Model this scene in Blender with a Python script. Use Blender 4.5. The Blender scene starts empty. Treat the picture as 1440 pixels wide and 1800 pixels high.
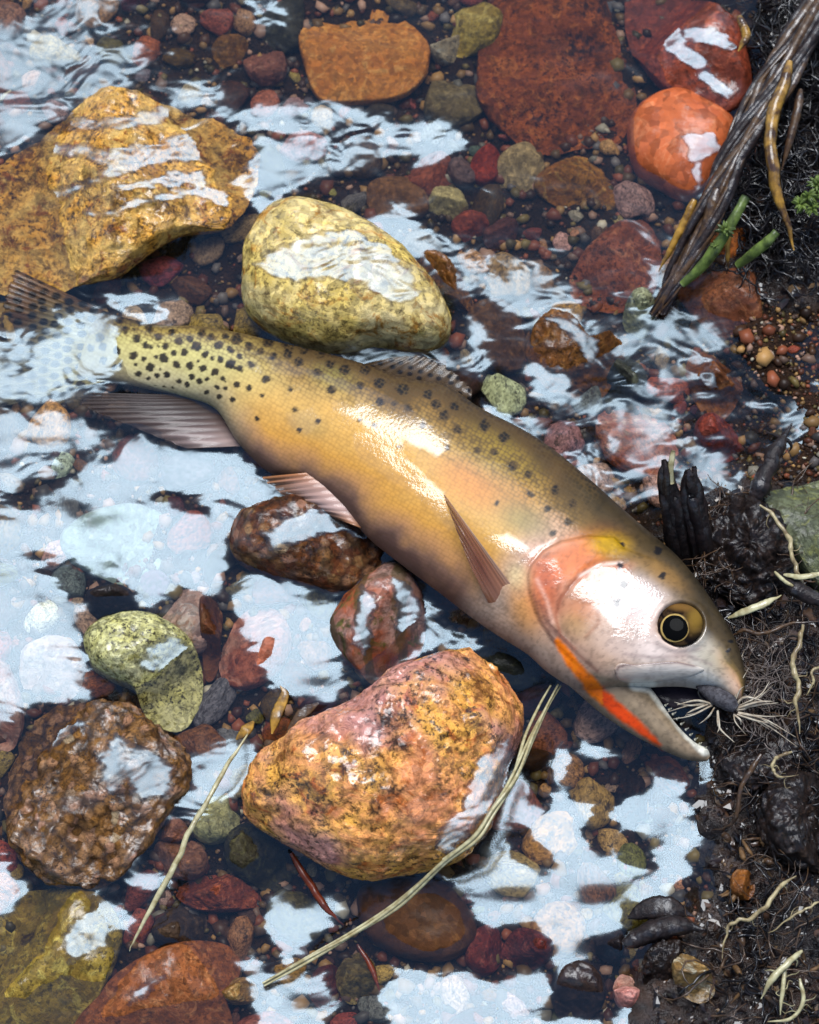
import bpy, math, random
import numpy as np
from math import radians, sin, cos, tan, pi

random.seed(7)
RNG = np.random.default_rng(11)
scene = bpy.context.scene
col = scene.collection

# ------------------------------------------------------------------ camera
TILT = radians(20.0)
DIST = 1.0
HALFW = 0.15                     # half of the framed width at the aim point, metres
TH = HALFW / DIST
AIM = np.array([0.0, 0.0, 0.012])
FWD = np.array([0.0, sin(TILT), -cos(TILT)])
UPV = np.array([0.0, cos(TILT), sin(TILT)])
CPOS = AIM - FWD * DIST
cam_d = bpy.data.cameras.new('camera')
cam = bpy.data.objects.new('camera', cam_d)
col.objects.link(cam)
cam.location = CPOS
cam.rotation_euler = (TILT, 0, 0)
cam_d.sensor_fit = 'HORIZONTAL'
cam_d.angle = 2 * math.atan(TH)
cam_d.clip_start = 0.02
cam_d.clip_end = 100
cam_d.dof.use_dof = True
cam_d.dof.focus_distance = 0.965
cam_d.dof.aperture_fstop = 18
scene.camera = cam

# ------------------------------------------------------------------ sky and sun (bright overcast)
SUN_EL = radians(69.0)
world = bpy.data.worlds.new('World')
scene.world = world
world.use_nodes = True
wn = world.node_tree.nodes
wl = world.node_tree.links
for n in list(wn):
    wn.remove(n)
wo = wn.new('ShaderNodeOutputWorld')
bg = wn.new('ShaderNodeBackground')
sky = wn.new('ShaderNodeTexSky')
sky.sky_type = 'NISHITA'
sky.sun_disc = False
sky.sun_elevation = SUN_EL
sky.sun_rotation = 0.0
sky.air_density = 1.0
sky.dust_density = 1.0
sky.ozone_density = 1.0
bg.inputs['Strength'].default_value = 0.05
wl.new(sky.outputs[0], bg.inputs['Color'])
wl.new(bg.outputs[0], wo.inputs['Surface'])
sun_d = bpy.data.lights.new('sun', 'SUN')
sun_d.energy = 1.5
sun_d.angle = radians(42.0)
sun_d.color = (0.95, 0.975, 1.0)
sun = bpy.data.objects.new('sun', sun_d)
col.objects.link(sun)
sun.rotation_euler = (-(pi / 2 - SUN_EL), 0, 0)      # light comes from +y, high up
scene.view_settings.view_transform = 'Standard'
scene.view_settings.look = 'None'
scene.view_settings.exposure = 2.08
scene.view_settings.gamma = 1.0
scene.cycles.transparent_max_bounces = 16
scene.cycles.max_bounces = 6

# ------------------------------------------------------------------ helpers
def P(px, py, z):
    """point of the place at height z that lies at photo position (px, py)"""
    px = np.asarray(px, float); py = np.asarray(py, float); z = np.asarray(z, float)
    X = (px - 720.0) / 720.0 * TH
    Y = (900.0 - py) / 720.0 * TH
    dx = X
    dy = FWD[1] + Y * UPV[1]
    dz = FWD[2] + Y * UPV[2]
    t = (z - CPOS[2]) / dz
    return np.stack(np.broadcast_arrays(CPOS[0] + t * dx, CPOS[1] + t * dy, CPOS[2] + t * dz), -1)

def unP(v):
    d = np.asarray(v) - CPOS
    f = d @ FWD
    return 720 + d[..., 0] / f / TH * 720, 900 - (d @ UPV) / f / TH * 720

def sm(a, b, x):
    t = np.clip((np.asarray(x, float) - a) / (b - a), 0, 1)
    return t * t * (3 - 2 * t)

def _h(ix, iy, iz, seed):
    n = (ix * 374761393 + iy * 668265263 + iz * 2147483647 + seed * 974634777) & 0xFFFFFFFF
    n = ((n ^ (n >> 13)) * 1274126177) & 0xFFFFFFFF
    n = ((n ^ (n >> 16)) * 2246822519) & 0xFFFFFFFF
    return ((n ^ (n >> 15)) & 0xFFFFFF) / float(0xFFFFFF)

def vn(x, y, z=0.0, seed=0):
    x, y, z = np.broadcast_arrays(np.asarray(x, float), np.asarray(y, float), np.asarray(z, float))
    ix = np.floor(x).astype(np.int64); iy = np.floor(y).astype(np.int64); iz = np.floor(z).astype(np.int64)
    fx = x - ix; fy = y - iy; fz = z - iz
    fx = fx * fx * fx * (fx * (fx * 6 - 15) + 10); fy = fy * fy * fy * (fy * (fy * 6 - 15) + 10); fz = fz * fz * (3 - 2 * fz)
    r = 0
    for a in (0, 1):
        for b in (0, 1):
            for c in (0, 1):
                w = (fx if a else 1 - fx) * (fy if b else 1 - fy) * (fz if c else 1 - fz)
                r = r + w * _h(ix + a, iy + b, iz + c, seed)
    return r * 2 - 1

def fbm(x, y, z=0.0, seed=0, oct=4, gain=0.5):
    r = 0; a = 1.0; f = 1.0; s = 0
    for o in range(oct):
        r = r + a * vn(np.asarray(x) * f + 13.7 * o, np.asarray(y) * f - 7.1 * o, np.asarray(z) * f + 3.3 * o, seed + o)
        s += a; a *= gain; f *= 2.03
    return r / s

def seg_dist(px, py, pts, closed=False):
    pts = np.asarray(pts, float)
    n = len(pts)
    d = np.full(np.shape(px), 1e9)
    for i in range(n if closed else n - 1):
        a = pts[i]; b = pts[(i + 1) % n]
        ab = b - a
        t = np.clip(((px - a[0]) * ab[0] + (py - a[1]) * ab[1]) / max(ab @ ab, 1e-9), 0, 1)
        d = np.minimum(d, np.hypot(px - a[0] - t * ab[0], py - a[1] - t * ab[1]))
    return d

def inside(px, py, pts):
    pts = np.asarray(pts, float)
    r = np.zeros(np.shape(px), bool)
    n = len(pts)
    for i in range(n):
        x1, y1 = pts[i]; x2, y2 = pts[(i + 1) % n]
        if y1 == y2:
            continue
        c = ((y1 > py) != (y2 > py)) & (px < (x2 - x1) * (py - y1) / (y2 - y1) + x1)
        r ^= c
    return r

def sdf(px, py, pts):
    """positive inside"""
    d = seg_dist(px, py, pts, True)
    return np.where(inside(px, py, pts), d, -d)

def lin(c):
    c = np.asarray(c, float) / 255.0
    return np.where(c <= 0.04045, c / 12.92, ((c + 0.055) / 1.055) ** 2.4)

ALB = 0.52
def alb(c):
    a = lin(c)
    g = a @ np.array([0.3, 0.6, 0.1])
    return np.clip(g[..., None] + (a - g[..., None]) * 1.08, 0.002, 1) * ALB

def mesh_fast(name, v, quads=None, tris=None):
    v = np.asarray(v, np.float32)
    me = bpy.data.meshes.new(name)
    me.vertices.add(len(v))
    me.vertices.foreach_set('co', v.ravel())
    idx = []; start = []; s = 0
    if quads is not None and len(quads):
        q = np.asarray(quads, np.int32); idx.append(q.ravel()); start.append(np.arange(len(q)) * 4 + s); s += q.size
    if tris is not None and len(tris):
        t = np.asarray(tris, np.int32); idx.append(t.ravel()); start.append(np.arange(len(t)) * 3 + s); s += t.size
    idx = np.concatenate(idx).astype(np.int32); start = np.concatenate(start).astype(np.int32)
    me.loops.add(len(idx)); me.loops.foreach_set('vertex_index', idx)
    me.polygons.add(len(start)); me.polygons.foreach_set('loop_start', start)
    me.update(calc_edges=True); me.validate()
    me.polygons.foreach_set('use_smooth', np.ones(len(me.polygons), bool))
    return me

def set_col(me, c, name='Col'):
    c = np.asarray(c, np.float32)
    if c.shape[1] == 3:
        c = np.concatenate([c, np.ones((len(c), 1), np.float32)], 1)
    a = me.color_attributes.new(name, 'FLOAT_COLOR', 'POINT')
    a.data.foreach_set('color', c.ravel())

def set_vec(me, v, name):
    a = me.attributes.new(name, 'FLOAT_VECTOR', 'POINT')
    a.data.foreach_set('vector', np.asarray(v, np.float32).ravel())

def grid_quads(nu, nv, wrap_v=False):
    u = np.arange(nu - 1)[:, None]; w = np.arange(nv if wrap_v else nv - 1)[None, :]
    w2 = (w + 1) % nv
    return np.stack([u * nv + w, (u + 1) * nv + w, (u + 1) * nv + w2, u * nv + w2], -1).reshape(-1, 4)

def obj(name, me, m=None, parent=None, loc=None):
    o = bpy.data.objects.new(name, me)
    col.objects.link(o)
    if m is not None:
        me.materials.append(m)
    if loc is not None:
        o.location = loc
    if parent is not None:
        o.parent = parent
    return o

def tag(o, label, cat, group=None, kind=None):
    if label: o['label'] = label
    if cat: o['category'] = cat
    if group: o['group'] = group
    if kind: o['kind'] = kind
    return o

def thing(name, label, cat, loc=(0, 0, 0), group=None):
    o = bpy.data.objects.new(name, None)
    o.empty_display_size = 0.01
    col.objects.link(o); o.location = loc
    return tag(o, label, cat, group)

def catmull(pts, n):
    pts = np.asarray(pts, float)
    if len(pts) == 2:
        t = np.linspace(0, 1, n)[:, None]
        return pts[0] * (1 - t) + pts[1] * t
    p = np.vstack([2 * pts[0] - pts[1], pts, 2 * pts[-1] - pts[-2]])
    m = len(pts) - 1
    out = []
    for t in np.linspace(0, m - 1e-6, n):
        i = int(t); f = t - i
        a, b, c, d = p[i], p[i + 1], p[i + 2], p[i + 3]
        out.append(0.5 * (2 * b + (c - a) * f + (2 * a - 5 * b + 4 * c - d) * f * f + (3 * b - a - 3 * c + d) * f ** 3))
    return np.array(out)

# --- materials
def new_mat(name):
    m = bpy.data.materials.new(name)
    m.use_nodes = True
    nt = m.node_tree
    b = nt.nodes['Principled BSDF']
    return m, nt, b

def N(nt, typ, **kw):
    n = nt.nodes.new(typ)
    for k, v in kw.items():
        if k in n.inputs:
            n.inputs[k].default_value = v
        else:
            setattr(n, k, v)
    return n

def ramp(nt, fac, stops):
    r = nt.nodes.new('ShaderNodeValToRGB')
    el = r.color_ramp.elements
    while len(el) < len(stops):
        el.new(0.5)
    for e, (p, c) in zip(el, stops):
        e.position = p
        e.color = (c, c, c, 1) if np.isscalar(c) else (*[float(x) for x in c], 1)
    nt.links.new(fac, r.inputs[0])
    return r

def mix(nt, fac, a, b, mode='MIX'):
    n = nt.nodes.new('ShaderNodeMix')
    n.data_type = 'RGBA'; n.blend_type = mode
    for s, v in ((0, fac), (6, a), (7, b)):
        if hasattr(v, 'is_output'):
            nt.links.new(v, n.inputs[s])
        elif s == 0:
            n.inputs[0].default_value = v
        else:
            n.inputs[s].default_value = (*[float(x) for x in v], 1)
    return n.outputs[2]

WET_IOR = 1.55
def rock_mat(name, c1, c2, c3, speck=0.5, scale=1.0, wet=1.0, vein=0.0, rough=0.6, bump=0.5, seed=0.0, pal=None, mosaic=0.0):
    m, nt, b = new_mat(name)
    L = nt.links
    tc = N(nt, 'ShaderNodeTexCoord')
    mp = N(nt, 'ShaderNodeMapping'); mp.inputs['Location'].default_value = (seed * 1.7, seed * 0.9, seed * 2.3)
    L.new(tc.outputs['Object'], mp.inputs[0])
    v = mp.outputs[0]
    n1 = N(nt, 'ShaderNodeTexNoise', Scale=55 * scale, Detail=8, Roughness=0.65, Distortion=0.6); L.new(v, n1.inputs['Vector'])
    n2 = N(nt, 'ShaderNodeTexNoise', Scale=110 * scale, Detail=6, Roughness=0.7, Distortion=1.2); L.new(v, n2.inputs['Vector'])
    n3 = N(nt, 'ShaderNodeTexNoise', Scale=520 * scale, Detail=4, Roughness=0.75); L.new(v, n3.inputs['Vector'])
    vo = N(nt, 'ShaderNodeTexVoronoi', Scale=420 * scale); L.new(v, vo.inputs['Vector'])
    n4 = N(nt, 'ShaderNodeTexNoise', Scale=26 * scale, Detail=3, Roughness=0.5); L.new(v, n4.inputs['Vector'])
    a1, a2, a3 = alb(c1), alb(c2), alb(c3)
    base = mix(nt, ramp(nt, n1.outputs[0], [(0.40, 0), (0.60, 1)]).outputs[0], a1, a2)
    base = mix(nt, ramp(nt, n2.outputs[0], [(0.53, 0), (0.63, 1)]).outputs[0], base, a3)
    # grain: every crystal a little different
    hsv = N(nt, 'ShaderNodeHueSaturation')
    gr = ramp(nt, vo.outputs['Color'], [(0.0, 0.55), (1.0, 1.45)])
    L.new(gr.outputs[0], hsv.inputs['Value']); L.new(base, hsv.inputs['Color'])
    base = hsv.outputs[0]
    if mosaic:
        vm = N(nt, 'ShaderNodeTexVoronoi', Scale=190 * scale, Randomness=1.0); L.new(v, vm.inputs['Vector'])
        cr = ramp(nt, vm.outputs['Color'], [(0.15, a1 * 0.35), (0.32, a2), (0.5, a1), (0.68, a3), (0.85, alb((214, 160, 132))), (0.95, alb((226, 214, 170)))])
        base = mix(nt, mosaic, base, cr.outputs[0])
        edge = ramp(nt, vm.outputs['Distance'], [(0.35, 0), (0.8, 0.8)])
        base = mix(nt, edge.outputs[0], base, alb((44, 32, 26)))
    if pal is not None:      # pale crystals / lichen
        base = mix(nt, ramp(nt, n4.outputs[0], [(0.55, 0), (0.66, 0.85)]).outputs[0], base, alb(pal))
    dark = ramp(nt, n3.outputs[0], [(0.41, speck), (0.50, 0)])
    region = ramp(nt, n1.outputs[0], [(0.42, 1), (0.62, 0.15)])
    mm = nt.nodes.new('ShaderNodeMath'); mm.operation = 'MULTIPLY'
    L.new(dark.outputs[0], mm.inputs[0]); L.new(region.outputs[0], mm.inputs[1])
    base = mix(nt, mm.outputs[0], base, alb((34, 24, 22)))
    bl = N(nt, 'ShaderNodeTexNoise', Scale=85 * scale, Detail=7, Roughness=0.75, Distortion=0.4); L.new(mp.outputs[0], bl.inputs['Vector'])
    base = mix(nt, ramp(nt, bl.outputs[0], [(0.37, 0.9 * speck), (0.47, 0)]).outputs[0], base, a3 * 0.2)
    crack = ramp(nt, n2.outputs[0], [(0.30, min(1, speck * 1.2)), (0.40, 0)])
    base = mix(nt, crack.outputs[0], base, alb((52, 34, 26)))
    if vein > 0:
        wv = N(nt, 'ShaderNodeTexWave', Scale=32 * scale, Distortion=5.0, Detail=4.0); wv.inputs['Detail Scale'].default_value = 1.5
        L.new(v, wv.inputs['Vector'])
        base = mix(nt, ramp(nt, wv.outputs[0], [(0.72, 0), (0.86, vein)]).outputs[0], base, a3 * 0.45)
    sn = N(nt, 'ShaderNodeAttribute', attribute_name='stain')
    base = mix(nt, sn.outputs['Fac'], base, alb((30, 24, 24)))
    L.new(base, b.inputs['Base Color'])
    b.inputs['Roughness'].default_value = rough
    b.inputs['Specular IOR Level'].default_value = 0.08
    bp = N(nt, 'ShaderNodeBump', Strength=bump, Distance=0.003); L.new(n2.outputs[0], bp.inputs['Height'])
    bp2 = N(nt, 'ShaderNodeBump', Strength=bump * 0.8, Distance=0.0011); L.new(n3.outputs[0], bp2.inputs['Height']); L.new(bp.outputs[0], bp2.inputs['Normal'])
    L.new(bp2.outputs[0], b.inputs['Normal'])
    # a film of water that has drained off in places
    n5 = N(nt, 'ShaderNodeTexNoise', Scale=38 * scale, Detail=5, Roughness=0.6, Distortion=1.0); L.new(v, n5.inputs['Vector'])
    ai = N(nt, 'ShaderNodeAttribute', attribute_name='air')
    cwm = nt.nodes.new('ShaderNodeMath'); cwm.operation = 'MULTIPLY'
    L.new(ramp(nt, n5.outputs[0], [(0.44, 0.08 * wet), (0.54, wet)]).outputs[0], cwm.inputs[0]); L.new(ai.outputs['Fac'], cwm.inputs[1]); L.new(cwm.outputs[0], b.inputs['Coat Weight'])
    b.inputs['Coat IOR'].default_value = WET_IOR
    b.inputs['Coat Roughness'].default_value = 0.07
    # the water film is smoother than the stone and pools in its hollows
    n6 = N(nt, 'ShaderNodeTexNoise', Scale=48 * scale, Detail=1.5, Roughness=0.45, Distortion=0.5); L.new(v, n6.inputs['Vector'])
    fb = N(nt, 'ShaderNodeBump', Strength=1.0, Distance=0.006); L.new(n6.outputs[0], fb.inputs['Height'])
    fb2 = N(nt, 'ShaderNodeBump', Strength=0.5, Distance=0.0011); L.new(n2.outputs[0], fb2.inputs['Height']); L.new(fb.outputs[0], fb2.inputs['Normal'])
    L.new(fb2.outputs[0], b.inputs['Coat Normal'])
    return m

def plain_mat(name, c, c2=None, rough=0.4, wet=0.6, scale=300, bump=0.3, attr=False):
    m, nt, b = new_mat(name)
    L = nt.links
    tc = N(nt, 'ShaderNodeTexCoord')
    n1 = N(nt, 'ShaderNodeTexNoise', Scale=scale, Detail=5, Roughness=0.65); L.new(tc.outputs['Object'], n1.inputs['Vector'])
    a = alb(c); a2 = alb(c2) if c2 is not None else a * 0.5
    base = mix(nt, ramp(nt, n1.outputs[0], [(0.38, 0), (0.62, 1)]).outputs[0], a, a2)
    if attr:
        at = N(nt, 'ShaderNodeVertexColor', layer_name='Col')
        base = mix(nt, ramp(nt, n1.outputs[0], [(0.35, 0.75), (0.7, 0)]).outputs[0], at.outputs[0], (0.0, 0.0, 0.0))
        base = mix(nt, 0.0, base, base)
    L.new(base, b.inputs['Base Color'])
    b.inputs['Roughness'].default_value = rough
    nw = N(nt, 'ShaderNodeTexNoise', Scale=170, Detail=3); L.new(tc.outputs['Object'], nw.inputs['Vector'])
    L.new(ramp(nt, nw.outputs[0], [(0.47, 0.1 * wet), (0.55, wet)]).outputs[0], b.inputs['Coat Weight'])
    b.inputs['Specular IOR Level'].default_value = 0.15
    b.inputs['Coat IOR'].default_value = WET_IOR
    b.inputs['Coat Roughness'].default_value = 0.06
    if bump:
        bp = N(nt, 'ShaderNodeBump', Strength=bump, Distance=0.0006); L.new(n1.outputs[0], bp.inputs['Height'])
        L.new(bp.outputs[0], b.inputs['Normal']); L.new(bp.outputs[0], b.inputs['Coat Normal'])
    return m

# ------------------------------------------------------------------ layout of the stream
def WL(px, py):
    t = np.clip(((720 - np.asarray(px, float)) * 0.6 + (900 - np.asarray(py, float))) / 1300.0, -0.62, 1.1)
    return 0.013 + 0.010 * t

BANK = [
    [(1345, -400), (1330, 0), (1335, 120), (1315, 240), (1290, 330), (1275, 430), (1300, 520), (1400, 560), (2600, 560), (2600, -400)],
    [(1150, 930), (1200, 880), (1330, 850), (2600, 800), (2600, 2600), (1150, 2600), (1090, 1790), (1150, 1720), (1200, 1640), (1250, 1560), (1240, 1450), (1215, 1390), (1240, 1330), (1260, 1200)],
]
DAMP = [(1300, 470), (1440, 450), (2600, 450), (2600, 860), (1330, 850), (1370, 760), (1310, 660)]
def bank(px, py):
    wx = px + 26 * vn(px / 60, py / 60, 0, 51); wy = py + 26 * vn(px / 60, py / 60, 5, 52)
    r = np.zeros(np.shape(px))
    for b in BANK:
        r = np.maximum(r, sm(-45, 45, sdf(wx, wy, b)))
    d = sm(-40, 40, sdf(wx, wy, DAMP))
    return r, d

def bed_z(px, py):
    b, d = bank(px, py)
    z = WL(px, py) - 0.0125 + 0.0035 * fbm(px / 120, py / 120, 0, 3, 3)
    z = z + 0.0175 * b + 0.006 * b * fbm(px / 48, py / 48, 2, 14, 3) + 0.0135 * d * (1 - b)
    z = z + 0.0022 * fbm(px / 22, py / 22, 1, 4, 3) * (0.5 + b)
    return z

def axis(lo, hi, n, far):
    mid = np.linspace(lo, hi, n)
    step = mid[1] - mid[0]
    out = []
    x = 0; s = step
    while x < far:
        s *= 1.22; x += s; out.append(x)
    out = np.array(out)
    return np.concatenate([lo - out[::-1], mid, hi + out])

# --- stream bed
gx = axis(-120, 1560, 380, 14000); gy = axis(-120, 1920, 460, 14000)
GX, GY = np.meshgrid(gx, gy, indexing='ij')
def plan(px, py, z):
    """ground sheet position: level mapping, independent of the lens far away"""
    s = HALFW / 720.0
    return np.stack([(px - 720) * s, (900 - py) * s / cos(TILT), z], -1)
# map photo positions near the frame exactly, and continue evenly outside
def sheet(px, py, zf):
    q = P(np.clip(px, -300, 1740), np.clip(py, -300, 2100), zf)
    s = HALFW / 720.0
    q[..., 0] += (px - np.clip(px, -300, 1740)) * s
    q[..., 1] -= (py - np.clip(py, -300, 2100)) * s / cos(TILT)
    return q
BZ = bed_z(GX, GY)
bv = sheet(GX, GY, BZ).reshape(-1, 3)
bb, bd = bank(GX, GY)
m_bed, nt, b = new_mat('wet_silt')
L = nt.links
tc = N(nt, 'ShaderNodeTexCoord')
n1 = N(nt, 'ShaderNodeTexNoise', Scale=70, Detail=7, Roughness=0.7); L.new(tc.outputs['Object'], n1.inputs['Vector'])
n2 = N(nt, 'ShaderNodeTexNoise', Scale=600, Detail=4, Roughness=0.7); L.new(tc.outputs['Object'], n2.inputs['Vector'])
c = mix(nt, ramp(nt, n1.outputs[0], [(0.35, 0), (0.65, 1)]).outputs[0], alb((40, 29, 23)), alb((78, 54, 38)))
c = mix(nt, ramp(nt, n2.outputs[0], [(0.35, 0.8), (0.6, 0)]).outputs[0], c, alb((26, 20, 20)))
at = N(nt, 'ShaderNodeVertexColor', layer_name='Col')
c = mix(nt, at.outputs[0], c, mix(nt, ramp(nt, n1.outputs[0], [(0.4, 0), (0.65, 1)]).outputs[0], alb((32, 24, 22)), alb((84, 62, 48))))
L.new(c, b.inputs['Base Color'])
b.inputs['Roughness'].default_value = 0.5
b.inputs['Specular IOR Level'].default_value = 0.1; L.new(ramp(nt, at.outputs[0], [(0.3, 0.0), (0.9, 1.0)]).outputs[0], b.inputs['Coat Weight']); b.inputs['Coat IOR'].default_value = 1.6; b.inputs['Coat Roughness'].default_value = 0.06
bp = N(nt, 'ShaderNodeBump', Strength=1.0, Distance=0.0025); L.new(n2.outputs[0], bp.inputs['Height']); L.new(bp.outputs[0], b.inputs['Normal']); L.new(bp.outputs[0], b.inputs['Coat Normal'])
me = mesh_fast('stream_bed', bv, grid_quads(len(gx), len(gy))[:, ::-1])
set_col(me, np.repeat(bb.reshape(-1, 1), 3, 1))
o = obj('stream_bed', me, m_bed); o['kind'] = 'structure'

# --- water: reflection shapes follow calm and rippled stretches of the surface
CALM = [
    [(-60, 210), (-60, 90), (60, 40), (150, -20), (215, -20), (120, 70), (190, 55), (120, 112), (250, 68), (240, 112), (200, 150), (100, 205), (50, 250), (-60, 300)],
    [(400, 205), (480, 190), (560, 185), (640, 195), (720, 215), (800, 228), (818, 250), (770, 275), (700, 270), (660, 295), (600, 297), (540, 312), (500, 342), (470, 382), (440, 350), (430, 300), (455, 260)],
    [(630, 395), (700, 372), (760, 415), (800, 440), (860, 478), (925, 478), (985, 505), (1030, 555), (1045, 600), (990, 575), (930, 562), (880, 535), (820, 505), (770, 475), (720, 445), (660, 420)],
    [(1140, 470), (1162, 480), (1165, 545), (1185, 560), (1230, 578), (1268, 600), (1230, 625), (1195, 615), (1205, 650), (1185, 720), (1205, 780), (1290, 828), (1310, 862), (1240, 872), (1180, 825), (1110, 795), (1050, 745), (1060, 708), (1110, 700), (1122, 640), (1085, 602), (1135, 580)],
    [(975, 785), (1035, 790), (1080, 825), (1105, 885), (1060, 875), (1020, 845)],
    [(850, 722), (905, 725), (950, 748), (965, 775), (900, 762)],
    [(930, 648), (990, 655), (1015, 700), (970, 712), (930, 690)],
    [(-60, 605), (60, 585), (110, 545), (160, 540), (200, 556), (218, 610), (208, 655), (150, 690), (60, 705), (-60, 730)],
    [(165, 508), (235, 520), (300, 535), (300, 562), (250, 574), (200, 556)],
    [(-60, 720), (100, 735), (180, 765), (250, 765), (350, 788), (430, 795), (455, 832), (490, 855), (520, 880), (430, 900), (400, 950), (410, 1010), (380, 1040), (310, 1030), (262, 1082), (240, 1040), (200, 1010), (120, 985), (60, 985), (110, 1030), (150, 1060), (145, 1150), (155, 1230), (60, 1240), (-60, 1330)],
    [(390, 1040), (440, 1008), (520, 1020), (560, 1045), (600, 1060), (590, 1130), (620, 1178), (662, 1200), (590, 1232), (520, 1230), (480, 1210), (450, 1160), (410, 1090)],
    [(735, 1050), (790, 1092), (855, 1140), (780, 1137), (735, 1160), (690, 1188), (740, 1130)],
    [(330, 1320), (400, 1300), (455, 1288), (440, 1360), (420, 1400), (350, 1430), (300, 1440), (278, 1410), (340, 1380)],
    [(203, 1480), (240, 1500), (288, 1545), (270, 1585), (230, 1552)],
    [(460, 1570), (500, 1560), (530, 1590), (590, 1555), (622, 1600), (560, 1640), (530, 1685), (500, 1705), (470, 1640)],
    [(408, 1690), (440, 1668), (480, 1700), (570, 1710), (602, 1760), (560, 1860), (470, 1860), (430, 1750)],
    [(790, 1562), (768, 1502), (830, 1470), (870, 1400), (900, 1335), (932, 1380), (950, 1445), (978, 1400), (975, 1300), (1000, 1330), (1010, 1400), (1070, 1422), (1120, 1402), (1150, 1368), (1200, 1380), (1222, 1420), (1250, 1470), (1212, 1502), (1200, 1560), (1212, 1602), (1110, 1592), (1100, 1642), (1050, 1652), (1040, 1692), (980, 1735), (970, 1680), (930, 1622), (860, 1642), (830, 1602)],
    [(685, 1688), (760, 1702), (830, 1692), (870, 1722), (960, 1692), (982, 1742), (960, 1782), (1060, 1800), (1060, 1900), (690, 1900), (675, 1750)],
    [(1500, 630), (1425, 690), (1378, 752), (1430, 785), (1500, 790)],
    [(1312, 268), (1340, 288), (1345, 350), (1366, 402), (1340, 392), (1310, 312)],
    [(600, 612), (680, 618), (760, 612), (825, 640), (740, 642), (640, 640)],
    [(825, 560), (850, 575), (860, 640), (840, 660), (832, 610)],
    [(170, 1560), (215, 1580), (235, 1640), (195, 1640), (200, 1680), (160, 1640), (120, 1620)],
    [(-60, 1500), (20, 1510), (40, 1570), (10, 1640), (-60, 1640)],
    [(1100, 1760), (1150, 1770), (1170, 1830), (1110, 1850), (1080, 1800)],
    [(1005, 1300), (1060, 1320), (1100, 1330), (1050, 1345), (1010, 1330)],
    [(140, 60), (230, 70), (150, 100)], [(300, 155), (390, 165), (380, 180), (310, 178)],
    [(440, 10), (480, 5), (500, 20), (460, 35)],
    [(1050, 720), (1110, 720), (1170, 780), (1190, 830), (1130, 830), (1080, 790)],
    [(1195, 238), (1250, 235), (1258, 265), (1228, 335), (1214, 272)],
]
HOLES = [((585, 236), (70, 19), 0.05), ((625, 285), (24, 9), 0.0), ((200, 1060), (45, 28), 0.3), ((120, 1010), (60, 14), 0.5),
         ((320, 880), (40, 14), 0.3), ((1120, 1500), (38, 26), 0.7), ((1060, 1450), (24, 50), 0.1), ((930, 1490), (40, 22), 0.7),
         ((30, 640), (26, 10), 0.6), ((60, 560), (80, 18), -0.1), ((1145, 1640), (60, 24), -0.2),
         ((300, 700), (120, 18), 0.1), ((60, 860), (60, 20), -0.5), ((150, 800), (50, 14), -0.4), ((1130, 655), (30, 30), 0), ((880, 610), (25, 30), 0)]
wxs = axis(-40, 1480, 640, 14000); wys = axis(-40, 1840, 790, 14000)
WX, WY = np.meshgrid(wxs, wys, indexing='ij')
QX = WX + 18 * fbm(WX / 60, WY / 26, 0, 21, 3) + 6 * fbm(WX / 26, WY / 9, 0, 22, 2)
QY = WY + 13 * fbm(WX / 60, WY / 26, 9, 23, 3) + 4 * fbm(WX / 26, WY / 9, 4, 24, 2)
calm = np.full(WX.shape, -60.0)
for p in CALM:
    p = np.array(p, float)
    (x0, y0), (x1, y1) = p.min(0) - 60, p.max(0) + 60
    k = (WX > x0) & (WX < x1) & (WY > y0) & (WY < y1)
    calm[k] = np.maximum(calm[k], sdf(QX[k], QY[k], p))
for (cx, cy), (rx, ry), a in HOLES:
    dx = QX - cx; dy = QY - cy
    u = dx * cos(a) + dy * sin(a); w = -dx * sin(a) + dy * cos(a)
    hole = (np.hypot(u / rx, w / ry) - 1) * min(rx, ry)
    calm = np.minimum(calm, np.where(hole < 30, hole, 1e3))
out_frame = np.maximum(np.maximum(-WX - 40, WX - 1480), np.maximum(-WY - 40, WY - 1840))
rnd_calm = 60 * fbm(WX / 160, WY / 110, 2, 31, 3)
calm = np.where(out_frame > 0, np.maximum(calm, rnd_calm), calm)
calm = np.where((WX > 1230) & (WY > 1300), np.maximum(calm, 40 * fbm(WX / 50, WY / 50, 7, 37, 2)), calm)
# ripples: curling where the current is quick, faint in the pools
def flow_at():
    f = np.full(WX.shape, 0.35)
    for x, y, rx, ry, k in [(120, 90, 260, 170, 1.2), (90, 680, 260, 130, 0.55), (860, 470, 260, 90, 0.9), (1170, 650, 170, 240, 1.2), (1020, 800, 150, 80, 1.1), (600, 260, 220, 90, 0.5),
                            (700, 640, 180, 40, 1.1), (1330, 720, 150, 110, 1.0), (200, 1350, 200, 200, 0.4), (1320, 330, 80, 120, 0.9)]:
        f = f + k * np.exp(-((WX - x) / rx) ** 2 - ((WY - y) / ry) ** 2)
    pool = np.exp(-((WX - 1000) / 220) ** 4 - ((WY - 1560) / 220) ** 4)
    return np.clip(f * (1 - 0.7 * pool), 0.08, 1.6)
flow = flow_at()
strk = fbm((WX * 0.93 - WY * 0.36) / 46, (WX * 0.36 + WY * 0.93) / 9, 2, 29, 3)
M = sm(-30, 20, calm + 4 * (flow - 0.35) + 15 * strk * np.clip(flow, 0.15, 1.2))
ang = 1.2 + 1.4 * fbm(WX / 240, WY / 200, 3, 33, 2)
tilt = (0.50 + 0.10 * fbm(WX / 50, WY / 40, 0, 35, 2)) * (1 - M)
cwx = WX + 38 * fbm(WX / 90, WY / 70, 1, 71, 2); cwy = WY + 38 * fbm(WX / 90, WY / 70, 6, 72, 2)
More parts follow.
